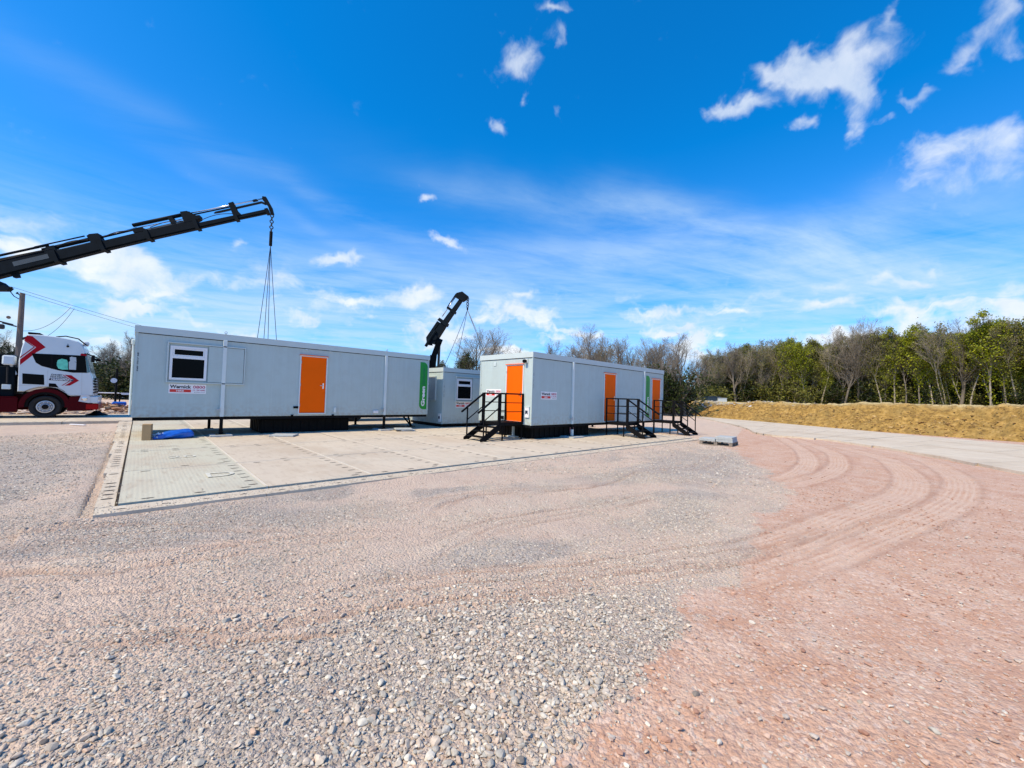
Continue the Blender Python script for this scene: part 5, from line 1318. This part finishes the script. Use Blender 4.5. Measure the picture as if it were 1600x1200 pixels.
# ------------------------------------------------------------------ trees and bushes
def bark(name, c, var=.2): return mat(name, c, .9, var=var, vscale=2.5, spec=.15, bump=.3, bscale=12)
M['bark'] = bark('grey_brown_bark', (.17, .15, .125)); M['bark_pale'] = bark('pale_bark', (.34, .30, .25)); M['twig'] = bark('twigs', (.21, .185, .15), .25)
M['twig_pale'] = bark('pale_twigs', (.33, .29, .235), .25)
def leaf_mat(name, stops, tr=.35):
    m = stone_material(name, stops); nt = m.node_tree; b = nt.nodes['Principled BSDF']
    b.inputs['Roughness'].default_value = .55; b.inputs['Specular IOR Level'].default_value = .25
    src = b.inputs['Base Color'].links[0].from_socket
    t = nt.nodes.new('ShaderNodeBsdfTranslucent'); nt.links.new(src, t.inputs[0])
    a = nt.nodes.new('ShaderNodeMixShader'); a.inputs[0].default_value = tr
    nt.links.new(b.outputs[0], a.inputs[1]); nt.links.new(t.outputs[0], a.inputs[2])
    nt.links.new(a.outputs[0], nt.nodes['Material Output'].inputs[0]); return m
M['leaf'] = leaf_mat('spring_leaves', [(0, (.13,.165,.01)), (.5, (.25,.29,.015)), (1, (.40,.42,.025))])
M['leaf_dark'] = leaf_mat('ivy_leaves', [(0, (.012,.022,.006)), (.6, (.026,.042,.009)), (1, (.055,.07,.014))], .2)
M['leaf_olive'] = leaf_mat('olive_leaves', [(0, (.08,.09,.02)), (.5, (.17,.18,.035)), (1, (.29,.28,.07))])
def tubes_np(segs, n):
    """segs: list of (p0, p1, r0, r1) -> quads"""
    A = np.array([s[0] for s in segs]); B = np.array([s[1] for s in segs]); r0 = np.array([s[2] for s in segs]); r1 = np.array([s[3] for s in segs])
    d = B-A; d /= np.linalg.norm(d, axis=1)[:, None]+1e-9
    ref = np.where(np.abs(d[:, 2:3]) < .9, np.array([[0, 0, 1.]]), np.array([[1., 0, 0]]))
    x = np.cross(d, ref); x /= np.linalg.norm(x, axis=1)[:, None]; y = np.cross(d, x)
    a = 2*PI*np.arange(n)/n
    off = x[:, None]*np.cos(a)[None, :, None]+y[:, None]*np.sin(a)[None, :, None]
    V = np.concatenate([A[:, None]+off*r0[:, None, None], B[:, None]+off*r1[:, None, None]], 1).reshape(-1, 3)
    k = np.arange(len(segs))[:, None]*2*n; j = np.arange(n)[None]; j2 = (j+1) % n
    F_ = np.stack([k+j, k+j2, k+n+j2, k+n+j], -1).reshape(-1, 4)
    return V, F_
def leaf_quads(P, size, r):
    n = len(P); u = r.normal(size=(n, 3)); u /= np.linalg.norm(u, axis=1)[:, None]; w = r.normal(size=(n, 3)); v = np.cross(u, w); v /= np.linalg.norm(v, axis=1)[:, None]
    s = size*r.uniform(.6, 1.3, n)[:, None]
    V = np.stack([P-u*s, P-v*s*.6, P+u*s, P+v*s*.6], 1).reshape(-1, 3)
    return V, np.arange(4*n).reshape(-1, 4)
def make_tree(seed, H, spread=.5, forks=1, lean=0, start=.35, leaves=0, lsize=.11, lmat='leaf', low=0., bark_m='bark', twig_m='twig', dens=1.0, thick=1.0, ivy=0):
    rd = random.Random(seed); big = []; fine = []; tips = []
    def rot(d, ang):
        a = rd.uniform(0, 2*PI); o = d.orthogonal().normalized(); o.rotate(Matrix.Rotation(a, 3, d)); return (d*math.cos(ang)+o*math.sin(ang)).normalized()
    def br(p, d, L, r, lev):
        n = (7, 6, 4, 3, 2)[lev]; w = (.05, .10, .16, .2, .25)[lev]; up = (.03, .13, .13, .09, .05)[lev]
        for i in range(n):
            d = (d+Vector((rd.gauss(0, w), rd.gauss(0, w), rd.gauss(0, w*.5)+up))).normalized()
            qd = p+d*(L/n); r2 = max(r*(1-.75*(i+1)/n) if lev else r*(1-.6*(i+1)/n), .0045)
            r1 = max(r*(1-.75*i/n) if lev else r*(1-.6*i/n), .006)
            (big if lev < 2 and r1 > .03 else fine).append((tuple(p), tuple(qd), r1, r2))
            t = (i+1)/n; p = qd
            if lev >= 2: tips.append((tuple(p), lev))
            if lev < 4 and (lev or t > start):
                k = (2, 2, 2, 1)[lev] if rd.random() < dens else (1 if lev < 3 or rd.random() < .5 else 0)
                if lev == 0: k = 3 if rd.random() < .6 else 2
                for _ in range(k):
                    l2 = L*rd.uniform(.42, .68)*(1.12-.55*t) if lev else H*rd.uniform(.34, .52)*(1.15-.65*t)
                    br(p, rot(d, rd.uniform(.3, .8)*(spread/.5)), l2, r2*rd.uniform(.5, .68), lev+1)
    for f in range(forks):
        d = Vector((rd.gauss(0, .10)+lean, rd.gauss(0, .10), 1)).normalized() if forks == 1 else rot(Vector((0, 0, 1)), rd.uniform(.12, .34))
        br(Vector((rd.uniform(-.15, .15)*(forks > 1), rd.uniform(-.15, .15)*(forks > 1), 0)), d, H*rd.uniform(.74, .86), .0125*H*thick/(forks**.4), 0)
    zmax = np.percentile([s[1][2] for s in fine], 99.5); k = H/zmax
    for S in (big, fine):
        for i, (a, b_, r0, r1) in enumerate(S): S[i] = (tuple(c*k for c in a), tuple(c*k for c in b_), r0, r1)
    tr = empty('tree_source', (0, 0, -200))
    V, F_ = tubes_np(big, 7); np_mesh('trunk', V, F_, M[bark_m], tr, smooth=True)
    V, F_ = tubes_np(fine, 3); r = np.random.default_rng(seed)
    mats = [M[twig_m]]
    mi = np.zeros(len(F_), np.int32)
    if leaves or ivy:
        T = np.array([t[0] for t in tips])*k
        if leaves:
            # foliage gathers in clumps, some branches stay bare
            key = fbm(T[:, 0]*.9+seed, T[:, 1]*.9+T[:, 2]*.8, 3, seed)
            ok = T[(key > .30+.2*np.clip(T[:, 2]/H-.6, 0, 1)) & (T[:, 2] > low*H)]
            P = ok[r.integers(0, len(ok), leaves)]+r.normal(0, .17, (leaves, 3))
        else: P = np.zeros((0, 3))
        if ivy:
            bs = [s for s in big]; idx = r.integers(0, len(bs), ivy); tt_ = r.random(ivy)[:, None]
            Q = np.array([s[0] for s in bs])[idx]*(1-tt_)+np.array([s[1] for s in bs])[idx]*tt_
            P = np.concatenate([P, (Q+r.normal(0, .22, (ivy, 3)))])
        P = P[P[:, 2] > .1]
        V2, F2 = leaf_quads(P, lsize, r); F_ = np.concatenate([F_, F2+len(V)]); V = np.concatenate([V, V2]); mats.append(M[lmat])
        mi = np.concatenate([mi, np.ones(len(F2), np.int32)])
    c = np_mesh('crown', V, F_, mats, tr); c.data.polygons.foreach_set('material_index', mi)
    return tr
def make_bush(seed, H, Wd, n, lmat, lsize=.10, stems=14):
    rd = random.Random(seed); r = np.random.default_rng(seed); segs = []; P = []
    for s in range(stems):
        p = Vector((rd.gauss(0, Wd*.18), rd.gauss(0, Wd*.18), 0)); d = Vector((rd.gauss(0, .35), rd.gauss(0, .35), 1)).normalized(); L = H*rd.uniform(.6, 1.0)
        for i in range(6):
            d = (d+Vector((rd.gauss(0, .15), rd.gauss(0, .15), .02))).normalized(); qd = p+d*L/6; segs.append((tuple(p), tuple(qd), .03*(1-i/7), .03*(1-(i+1)/7))); p = qd
            for _ in range(3):
                e = (d+Vector((rd.gauss(0, .7), rd.gauss(0, .7), rd.gauss(0, .3)))).normalized(); t = p+e*L*.28*rd.uniform(.5, 1.2); segs.append((tuple(p), tuple(t), .012, .004)); P.append(tuple(t)); P.append(tuple(p+(t-p)*.5))
    P = np.array(P); P = P[r.integers(0, len(P), n)]+r.normal(0, .16*Wd/2.2, (n, 3)); P = P[P[:, 2] > .05]
    tr = empty('tree_source', (0, 0, -200)); V, F_ = tubes_np(segs, 4); np_mesh('stems', V, F_, M['twig'], tr)
    V, F_ = leaf_quads(P, lsize, r); np_mesh('foliage', V, F_, M[lmat], tr)
    return tr
SRC = {}
for k in range(4): SRC['bare%d' % k] = make_tree(100+k, 10, .56, 1+(k % 2), 0, (.22, .15, .28, .18)[k], dens=.62, thick=1.35)
for k in range(3): SRC['wood_bare%d' % k] = make_tree(140+k, 10, .36, 1+(k == 1), rng.uniform(-.1, .1), .45, bark_m='bark_pale', twig_m='twig_pale', dens=.8, thick=.68, leaves=2400, lmat='leaf_olive', lsize=.085, ivy=900)
for k in range(4): SRC['green%d' % k] = make_tree(160+k, 10, .40, 1+(k == 2), 0, .30, thick=.7, leaves=(9000, 7500, 6500, 8500)[k], lsize=.095, lmat='leaf', bark_m='bark_pale' if k % 2 else 'bark', dens=.85, ivy=400)
for k in range(2): SRC['olive%d' % k] = make_tree(180+k, 10, .40, 1, 0, .30, thick=.7, leaves=(6500, 7500)[k], lsize=.10, lmat='leaf_olive', dens=.85)
for k in range(2): SRC['ivy%d' % k] = make_tree(190+k, 9, .42, 1, 0, .25, leaves=3200, lsize=.12, lmat='leaf_dark', dens=.8, ivy=2600)
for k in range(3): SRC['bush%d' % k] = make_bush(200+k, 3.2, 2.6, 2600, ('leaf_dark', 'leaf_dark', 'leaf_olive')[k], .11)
used = set()
def plant(kind, x, y, z, h, rz, label, group=None, name=None, cat=None, base=10, w=1.0):
    s = SRC[kind]
    if kind in used: o = s.copy(); col.objects.link(o); kids = [(c, c.copy()) for c in children(s)]
    else: o = s; kids = []; used.add(kind)
    for c, d in kids: col.objects.link(d); d.parent = o
    o.name = name or ('bush' if 'bush' in kind else 'tree')
    o.location = (x, y, z); o.rotation_euler = (0, 0, rz); sc_ = h/{'ivy': 9, 'bus': 3.2}.get(kind[:3], 10); o.scale = (sc_*w, sc_*w, sc_)
    for a in ('label', 'category', 'group'):
        if a in o: del o[a]
    tag(o, label, cat or ('bush' if 'bush' in kind else 'tree'), group)
    return o
Fh = Vector((.6813, .7313, 0)); Rh = Vector((.7307, -.6820, 0))
def at(px, depth):
    """ground point seen in the direction of column px of the photograph, depth metres along the view axis"""
    return Fh*depth+Rh*((px-800)/F_PX*depth)
rt = random.Random(42)
BANK = 1.75
WG = {'wood_bare': ('slender pale bare tree of the wood beyond the earth bank', 'bare trees of the wood'), 'green': ('tree in fresh green leaf in the wood beyond the earth bank', 'green trees of the wood'),
      'olive': ('olive tinted half leafed tree of the wood beyond the earth bank', 'olive trees of the wood'), 'ivy': ('dark ivy covered tree deep in the wood beyond the earth bank', 'ivy covered trees of the wood'),
      'bare': ('wide grey leafless tree of the wood beyond the earth bank', 'leafless trees of the wood')}
def wood(kind, px, depth, h, w=1.0, label=None):
    h *= 1-.09*min(1, max(0, (px-1450)/120)); p = at(px, depth); b_ = kind.rstrip('0123456789'); lb, g = WG[b_]
    if 'bare' in b_ and b_ == 'bare': pass
    plant(kind, p.x, p.y, BANK-.1, h, rt.uniform(0, 6.28), label or lb, g if not label else 'trees of the wood singled out', w=w)
def depth_at(px): return 60-18*(px-1110)/490
# the front edge of the wood, tree by tree
front = [('bare2', 1122, 61, 8.0), ('bare0', 1150, 59, 9.2), ('wood_bare0', 1178, 60, 8.6), ('wood_bare1', 1200, 58, 8.4), ('green2', 1222, 57, 8.6), ('olive0', 1240, 56, 9.0), ('green1', 1262, 55, 8.4), ('wood_bare2', 1283, 54, 9.6),
         ('bare1', 1318, 53, 11.3), ('bare3', 1342, 53, 10.6), ('wood_bare0', 1365, 52, 9.6), ('wood_bare2', 1378, 50, 9.4), ('green3', 1398, 50, 9.6), ('olive1', 1415, 49, 9.2), ('green0', 1436, 48, 9.9), ('green1', 1458, 47, 9.7),
         ('wood_bare1', 1478, 46, 10), ('bare2', 1500, 46, 11.2), ('wood_bare0', 1515, 45, 10.2), ('green3', 1548, 43.5, 11.2), ('green0', 1572, 42.5, 10.6), ('wood_bare2', 1592, 42, 10.6), ('olive0', 1625, 41, 10.6), ('green2', 1650, 41, 10.4), ('bare0', 1680, 40, 10.8)]
for k, (kd, px, dp, h) in enumerate(front):
    lab = {8: 'tallest wide bare tree in the middle of the wood beyond the bank', 0: 'leftmost low bare tree at the end of the wood beyond the dark containers', 14: 'dense bright green tree in the wood between two bare ones',
           19: 'tallest bright green domed tree of the wood at the right edge'}.get(k)
    wood(kd, px, dp, h, 1.0 if k not in (14, 19) else 1.12, lab)
for k in range(44):
    px = 1128+k*12+rt.uniform(-7, 7); wood(rt.choice(('green0', 'green1', 'olive0', 'olive1', 'green2', 'green3', 'wood_bare0', 'green0')) if px > 1205 else rt.choice(('wood_bare1', 'bare2', 'olive0')), px, depth_at(px)+1.2+rt.uniform(-.8, 1.5), (7.4+(px-1130)/490*2.0)*rt.uniform(.66, 1.06))
kinds = ['wood_bare0', 'wood_bare1', 'wood_bare2', 'green1', 'green2', 'olive0', 'olive1', 'ivy0', 'ivy1', 'bare1', 'bare3', 'green3']
for row in range(5):
    for k in range(22):
        px = 1130+k*26+rt.uniform(-12, 12); dp = depth_at(px)+2.0+row*3.2+rt.uniform(-1, 1)
        hh = (8.8+rt.uniform(-1.4, .8)+(px-1130)/490*1.2)*(1-.06*(row > 2))
        kd = rt.choice(kinds if row > 1 else kinds[:7]+['green3', 'green1'])
        if px < 1210 and kd.startswith(('green', 'ivy')): kd = 'wood_bare1'
        wood(kd, px, dp, hh*(.86 if kd.startswith('ivy') else 1))
for row in range(3):
    for k in range(24):
        px = 1120+k*24+rt.uniform(-10, 10); dp = depth_at(px)+1.5+row*4.5+rt.uniform(-1.2, 1.2); p = at(px, dp)
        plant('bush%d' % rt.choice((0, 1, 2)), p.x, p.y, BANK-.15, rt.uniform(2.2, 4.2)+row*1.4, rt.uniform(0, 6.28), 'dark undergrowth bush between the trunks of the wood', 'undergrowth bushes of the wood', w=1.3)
# bare trees standing singly behind the cabins
single = [('bare1', 752, 52, 10.3, 'bare tree with a round crown between the small cabin and the cabin with steps'),
 ('ivy0', 716, 50, 6.6, 'dark leafy tree rising directly behind the small cabin'), ('ivy1', 694, 52, 5.6, 'low dark leafy tree behind the small cabin, next to the bent crane'), ('bare2', 730, 56, 7.8, 'thin bare tree half hidden by the leafy one behind the small cabin'),
 ('bare3', 800, 60, 8.6, 'low bare tree just showing over the near end of the cabin with steps'), ('bare0', 862, 58, 9.4, 'small bare tree left of the row above the cabin with steps'), ('bare3', 897, 58, 10.0, 'dark twisted bare tree over the middle of the cabin with steps'),
 ('bare1', 936, 56, 11.0, 'tallest wide bare tree above the cabin with steps'), ('bare0', 962, 58, 10.4, 'upright bare tree right beside the tallest one above the cabin roof'), ('bare2', 988, 60, 9.3, 'bare tree above the green strip sign of the cabin with steps'), ('bare3', 1010, 56, 9.6, 'bushy bare tree near the far roof corner of the cabin with steps'),
 ('bare2', 914, 62, 9.0, 'pale thin bare tree between two darker ones above the cabin with steps'), ('wood_bare1', 949, 63, 9.4, 'faint bare tree behind the tallest one above the cabin with steps'), ('bare2', 1022, 61, 9.8, 'narrow bare tree left of the wide one over the far cabin end'), ('bare3', 1097, 62, 8.6, 'spreading bare tree in the gap over the pale storage cabinet'),
 ('bare1', 1034, 55, 9.9, 'wide bare tree over the far end of the cabin with steps'), ('bare0', 1052, 58, 8.4, 'thin bare tree just right of the cabin with steps'), ('bare2', 1071, 46, 9.1, 'slender lone bare tree standing clear beyond the farthest black steps'),
 ('bare1', 178, 50, 7.0, 'bare tree between the lorry and the long cabin'), ('bare3', 150, 52, 6.6, 'bare tree right behind the front of the lorry'), ('bare0', 203, 46, 7.6, 'bare tree cut by the left end of the long cabin'),
 ('ivy1', 14, 52, 6.2, 'dark leafy tree at the left edge behind the lorry and the pole'), ('bare2', -8, 56, 8.5, 'bare tree at the very left edge behind the lorry'), ('bare3', 60, 60, 7.6, 'bare tree behind the lorry cab roof')]
for kd, px, dp, h, lab in single:
    p = at(px, dp); plant(kd, p.x, p.y, 0, h+.5, rt.uniform(0, 6.28), lab, 'single trees behind the cabins', w=1.12)
for k in range(9):
    px = 1042+k*9+rt.uniform(-3, 3); p = at(px, 62+rt.uniform(-3, 5))
    if k < 2: continue
    plant('bush2', p.x, p.y, .4, rt.uniform(3.0, 4.2), rt.uniform(0, 6.28), 'pale olive bush of the hedge behind the dark containers', 'hedge behind the containers', w=1.5)
for k, (px, dp, h) in enumerate([(1040, 47, 5.2), (1049, 46, 4.6), (1056, 49, 4.2), (1032, 50, 5.0)]):
    p = at(px, dp); plant('bush%d' % (k % 2), p.x, p.y, 0, h, rt.uniform(0, 6), 'dark evergreen bush beside the far end of the cabin with steps', 'dark bushes by the far cabin end')
for k in range(30):
    px = -60+k*10+rt.uniform(-5, 5)+(0 if k < 27 else 0); p = at(px, 47+rt.uniform(-2, 5))
    plant('bush%d' % (k % 2 if k % 5 else 2), p.x, p.y, 0, rt.uniform(3.2, 4.6), rt.uniform(0, 6.28), 'dark bush of the hedge behind the lorry', 'hedge behind the lorry', w=1.35)
for k in range(26):
    px = 640+k*16+rt.uniform(-5, 5); p = at(px, 63+rt.uniform(-3, 5))
    plant('bush%d' % (k % 3), p.x, p.y, 0, rt.uniform(3.0, 4.4), rt.uniform(0, 6.28), 'bush of the hedge hidden low behind the cabins', 'hedge behind the cabins', w=1.6)
# far woodland closing the view: one mass
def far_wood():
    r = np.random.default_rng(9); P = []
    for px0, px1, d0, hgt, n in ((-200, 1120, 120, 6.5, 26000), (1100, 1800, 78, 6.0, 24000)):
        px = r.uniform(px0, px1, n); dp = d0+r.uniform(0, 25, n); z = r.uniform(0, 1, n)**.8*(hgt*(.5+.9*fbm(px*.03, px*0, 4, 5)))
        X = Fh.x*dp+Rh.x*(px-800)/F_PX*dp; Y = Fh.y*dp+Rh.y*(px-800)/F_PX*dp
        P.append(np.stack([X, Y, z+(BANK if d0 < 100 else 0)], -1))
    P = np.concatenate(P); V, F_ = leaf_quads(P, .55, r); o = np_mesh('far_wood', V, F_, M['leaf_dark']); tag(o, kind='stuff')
far_wood()

# ------------------------------------------------------------------ pole, wires, barrier, cabinets beyond the bank
pl_ = empty('utility_pole', (-6.02, 42, 0), 0, 'wooden overhead line pole behind the lorry cab', 'utility pole')
b = MB(); b.tube([(0, 0, 0), (0, 0, 3.8), (0, 0, 7.62)], [.18, .15, .125], 12); b.build('post', M['pole'], pl_)
b = MB(); b.tube([(-.05, 0, 7.15), (-.35, 0, 7.35), (-.50, 0, 7.6), (-.50, 0, 7.78)], .03, 6); b.lathe((-.5, 0, 7.78), (0, 0, 1), [(.05, 0), (.09, .04), (.05, .08), (.09, .12), (.04, .18)], 12)
b.tube([(-.1, 0, 7.45), (-.2, 0, 7.55)], .03, 6); b.lathe((-.22, 0, 7.52), (0, 0, 1), [(.05, 0), (.08, .04), (.05, .08), (.03, .14)], 12); b.build('insulator', M['wire'], pl_)
b = MB(); b.bar((-.15, 0, 5.35), (-.75, -.1, 5.5), .08); b.bbox(-1.05, -.15, 5.1, -.65, .15, 5.42, .06); b.tube([(-.8, 0, 5.25), (-1.4, 0, 5.0), (-1.9, 0, 5.35), (-2.3, 0, 6.0)], .04, 8); b.tube([(-.3, 0, 5.45), (-.9, 0, 5.6), (-1.7, 0, 6.3)], .045, 8); b.build('switch_gear', M['wire'], pl_)
b = MB(); b.lathe((-.5, -.1, 5.9), (0, -1, 0), [(.10, -.03), (.10, .03)], 14); b.build('disc', mat('brown_porcelain', (.25, .13, .07), .3), pl_)
b = MB(); b.bar((.12, 0, 4.55), (.5, 0, 4.8), .14); b.build('bracket', M['wire'], pl_)
p2 = empty('utility_pole', (24, 86, 0), 0, 'far overhead line pole hidden behind the long cabin', 'utility pole')
MB().tube([(0, 0, 0), (0, 0, 7.6)], [.17, .12], 10).build('post', M['pole'], p2); MB().bar((-.4, 0, 7.4), (.4, 0, 7.4), .08).build('crossarm', M['pole'], p2)
def wire(label, a, c, sag, r=.012):
    a = Vector(a); c = Vector(c); pts = [a+(c-a)*t+Vector((0, 0, -sag*4*t*(1-t))) for t in [i/24 for i in range(25)]]
    tag(MB().tube(pts, r, 5).build('overhead_wire', M['wire']), label, 'wire', 'overhead wires')
wire('upper overhead wire from the pole to the right behind the long cabin', (-6.5, 42, 7.95), (24.3, 86, 7.55), .9, .012)
wire('lower overhead wire from the pole to the right behind the long cabin', (-6.2, 42, 7.68), (23.7, 86, 7.5), 1.1, .012)
wire('overhead wire leaving the pole top towards the left edge', (-6.5, 42, 7.95), (-26, 36, 8.6), .3, .016)
wire('slack loop of wire hanging right of the pole', (-4.0, 44.2, 7.35), (-5.9, 42, 5.1), .5, .013)
wire('second slack loop of wire hanging right of the pole', (-3.85, 44.4, 7.3), (-5.75, 42, 4.4), .7, .013)
bar = empty('barrier', (-3.2, 38.2, 0), 0, 'long thin white barrier rail between the lorry and the long cabin', 'barrier')
MB().tube([(-.3, 0, 1.12), (3.0, 0, 1.10)], .035, 8).build('rail', M['signwhite'], bar); MB().box(-.2, -.03, 0, -.12, .03, 1.15).box(2.2, -.03, 0, 2.27, .03, 1.15).build('post', M['black'], bar)
MB().box(2.3, -.06, 1.0, 3.3, -.03, 1.14).build('board', M['signwhite'], bar)
sp_ = empty('sign_post', (-1.15, 37.4, 0), 0, 'slim dark post with a small round white sign before the hedge at the left', 'sign post')
MB().tube([(0, 0, 0), (0, 0, 2.75)], .06, 8).build('post', M['black'], sp_); MB().lathe((-.12, -.07, 1.95), (0, -1, 0), [(.16, -.01), (.16, .01)], 18).build('sign', M['signwhite'], sp_)
b = MB(); b.bbox(-.3, -.2, .35, .35, .2, .6, .06); o = b.build('blue_drum', M['blue']); o.location = (-.9, 34.2, .05); tag(o, 'small blue container lying on the spoil heap by the long cabin', 'container')
# units beyond the left end of the bank
def unit(name, label, px, dp, w, d, h, m, z, rz, door_m=None):
    p = at(px, dp); r0 = empty(name, (p.x, p.y, z), rz, label, name.replace('_', ' '))
    b = MB(); b.bbox(-w/2, -d/2, 0, w/2, d/2, h, .03); b.build('body', m, r0)
    b = MB()
    for x in np.arange(-w/2+.15, w/2-.1, .28): b.box(x, -d/2-.03, .1, x+.12, -d/2+.01, h-.12)
    b.build('ribs', m, r0)
    MB().box(-w/2-.03, -d/2-.04, h, w/2+.03, d/2+.03, h+.08).build('roof', door_m or m, r0)
    if door_m: MB().box(w/2-1.3, -d/2-.05, .05, w/2-.35, -d/2-.03, h-.2).build('door', door_m, r0)
M['navy'] = mat('dark_blue_steel', (.016, .035, .06), .5, var=.15); M['palegrey'] = mat('pale_grey_steel', (.50, .56, .60), .5, var=.08)
unit('storage_cabinet', 'tall pale grey cabinet beyond the left end of the earth bank', 1078.5, 56, .62, .8, 1.5, M['palegrey'], .95, -.82)
unit('shipping_container', 'dark blue storage container beyond the left end of the earth bank', 1110, 58, 1.7, 2.2, 1.35, M['navy'], 1.15, -.75)
unit('storage_cabinet', 'pale open fronted cabinet right of the dark blue container', 1127, 57, 1.1, 1.0, 1.15, M['palegrey'], 1.15, -.8)
unit('shipping_container', 'low dark container left of the tall pale cabinet', 1066, 60, 1.6, 2.2, 1.2, M['black'], .8, -.8)
for o in list(bpy.data.objects):
    if o.name.startswith('tree_source'):
        for c in children(o): bpy.data.objects.remove(c)
        bpy.data.objects.remove(o)
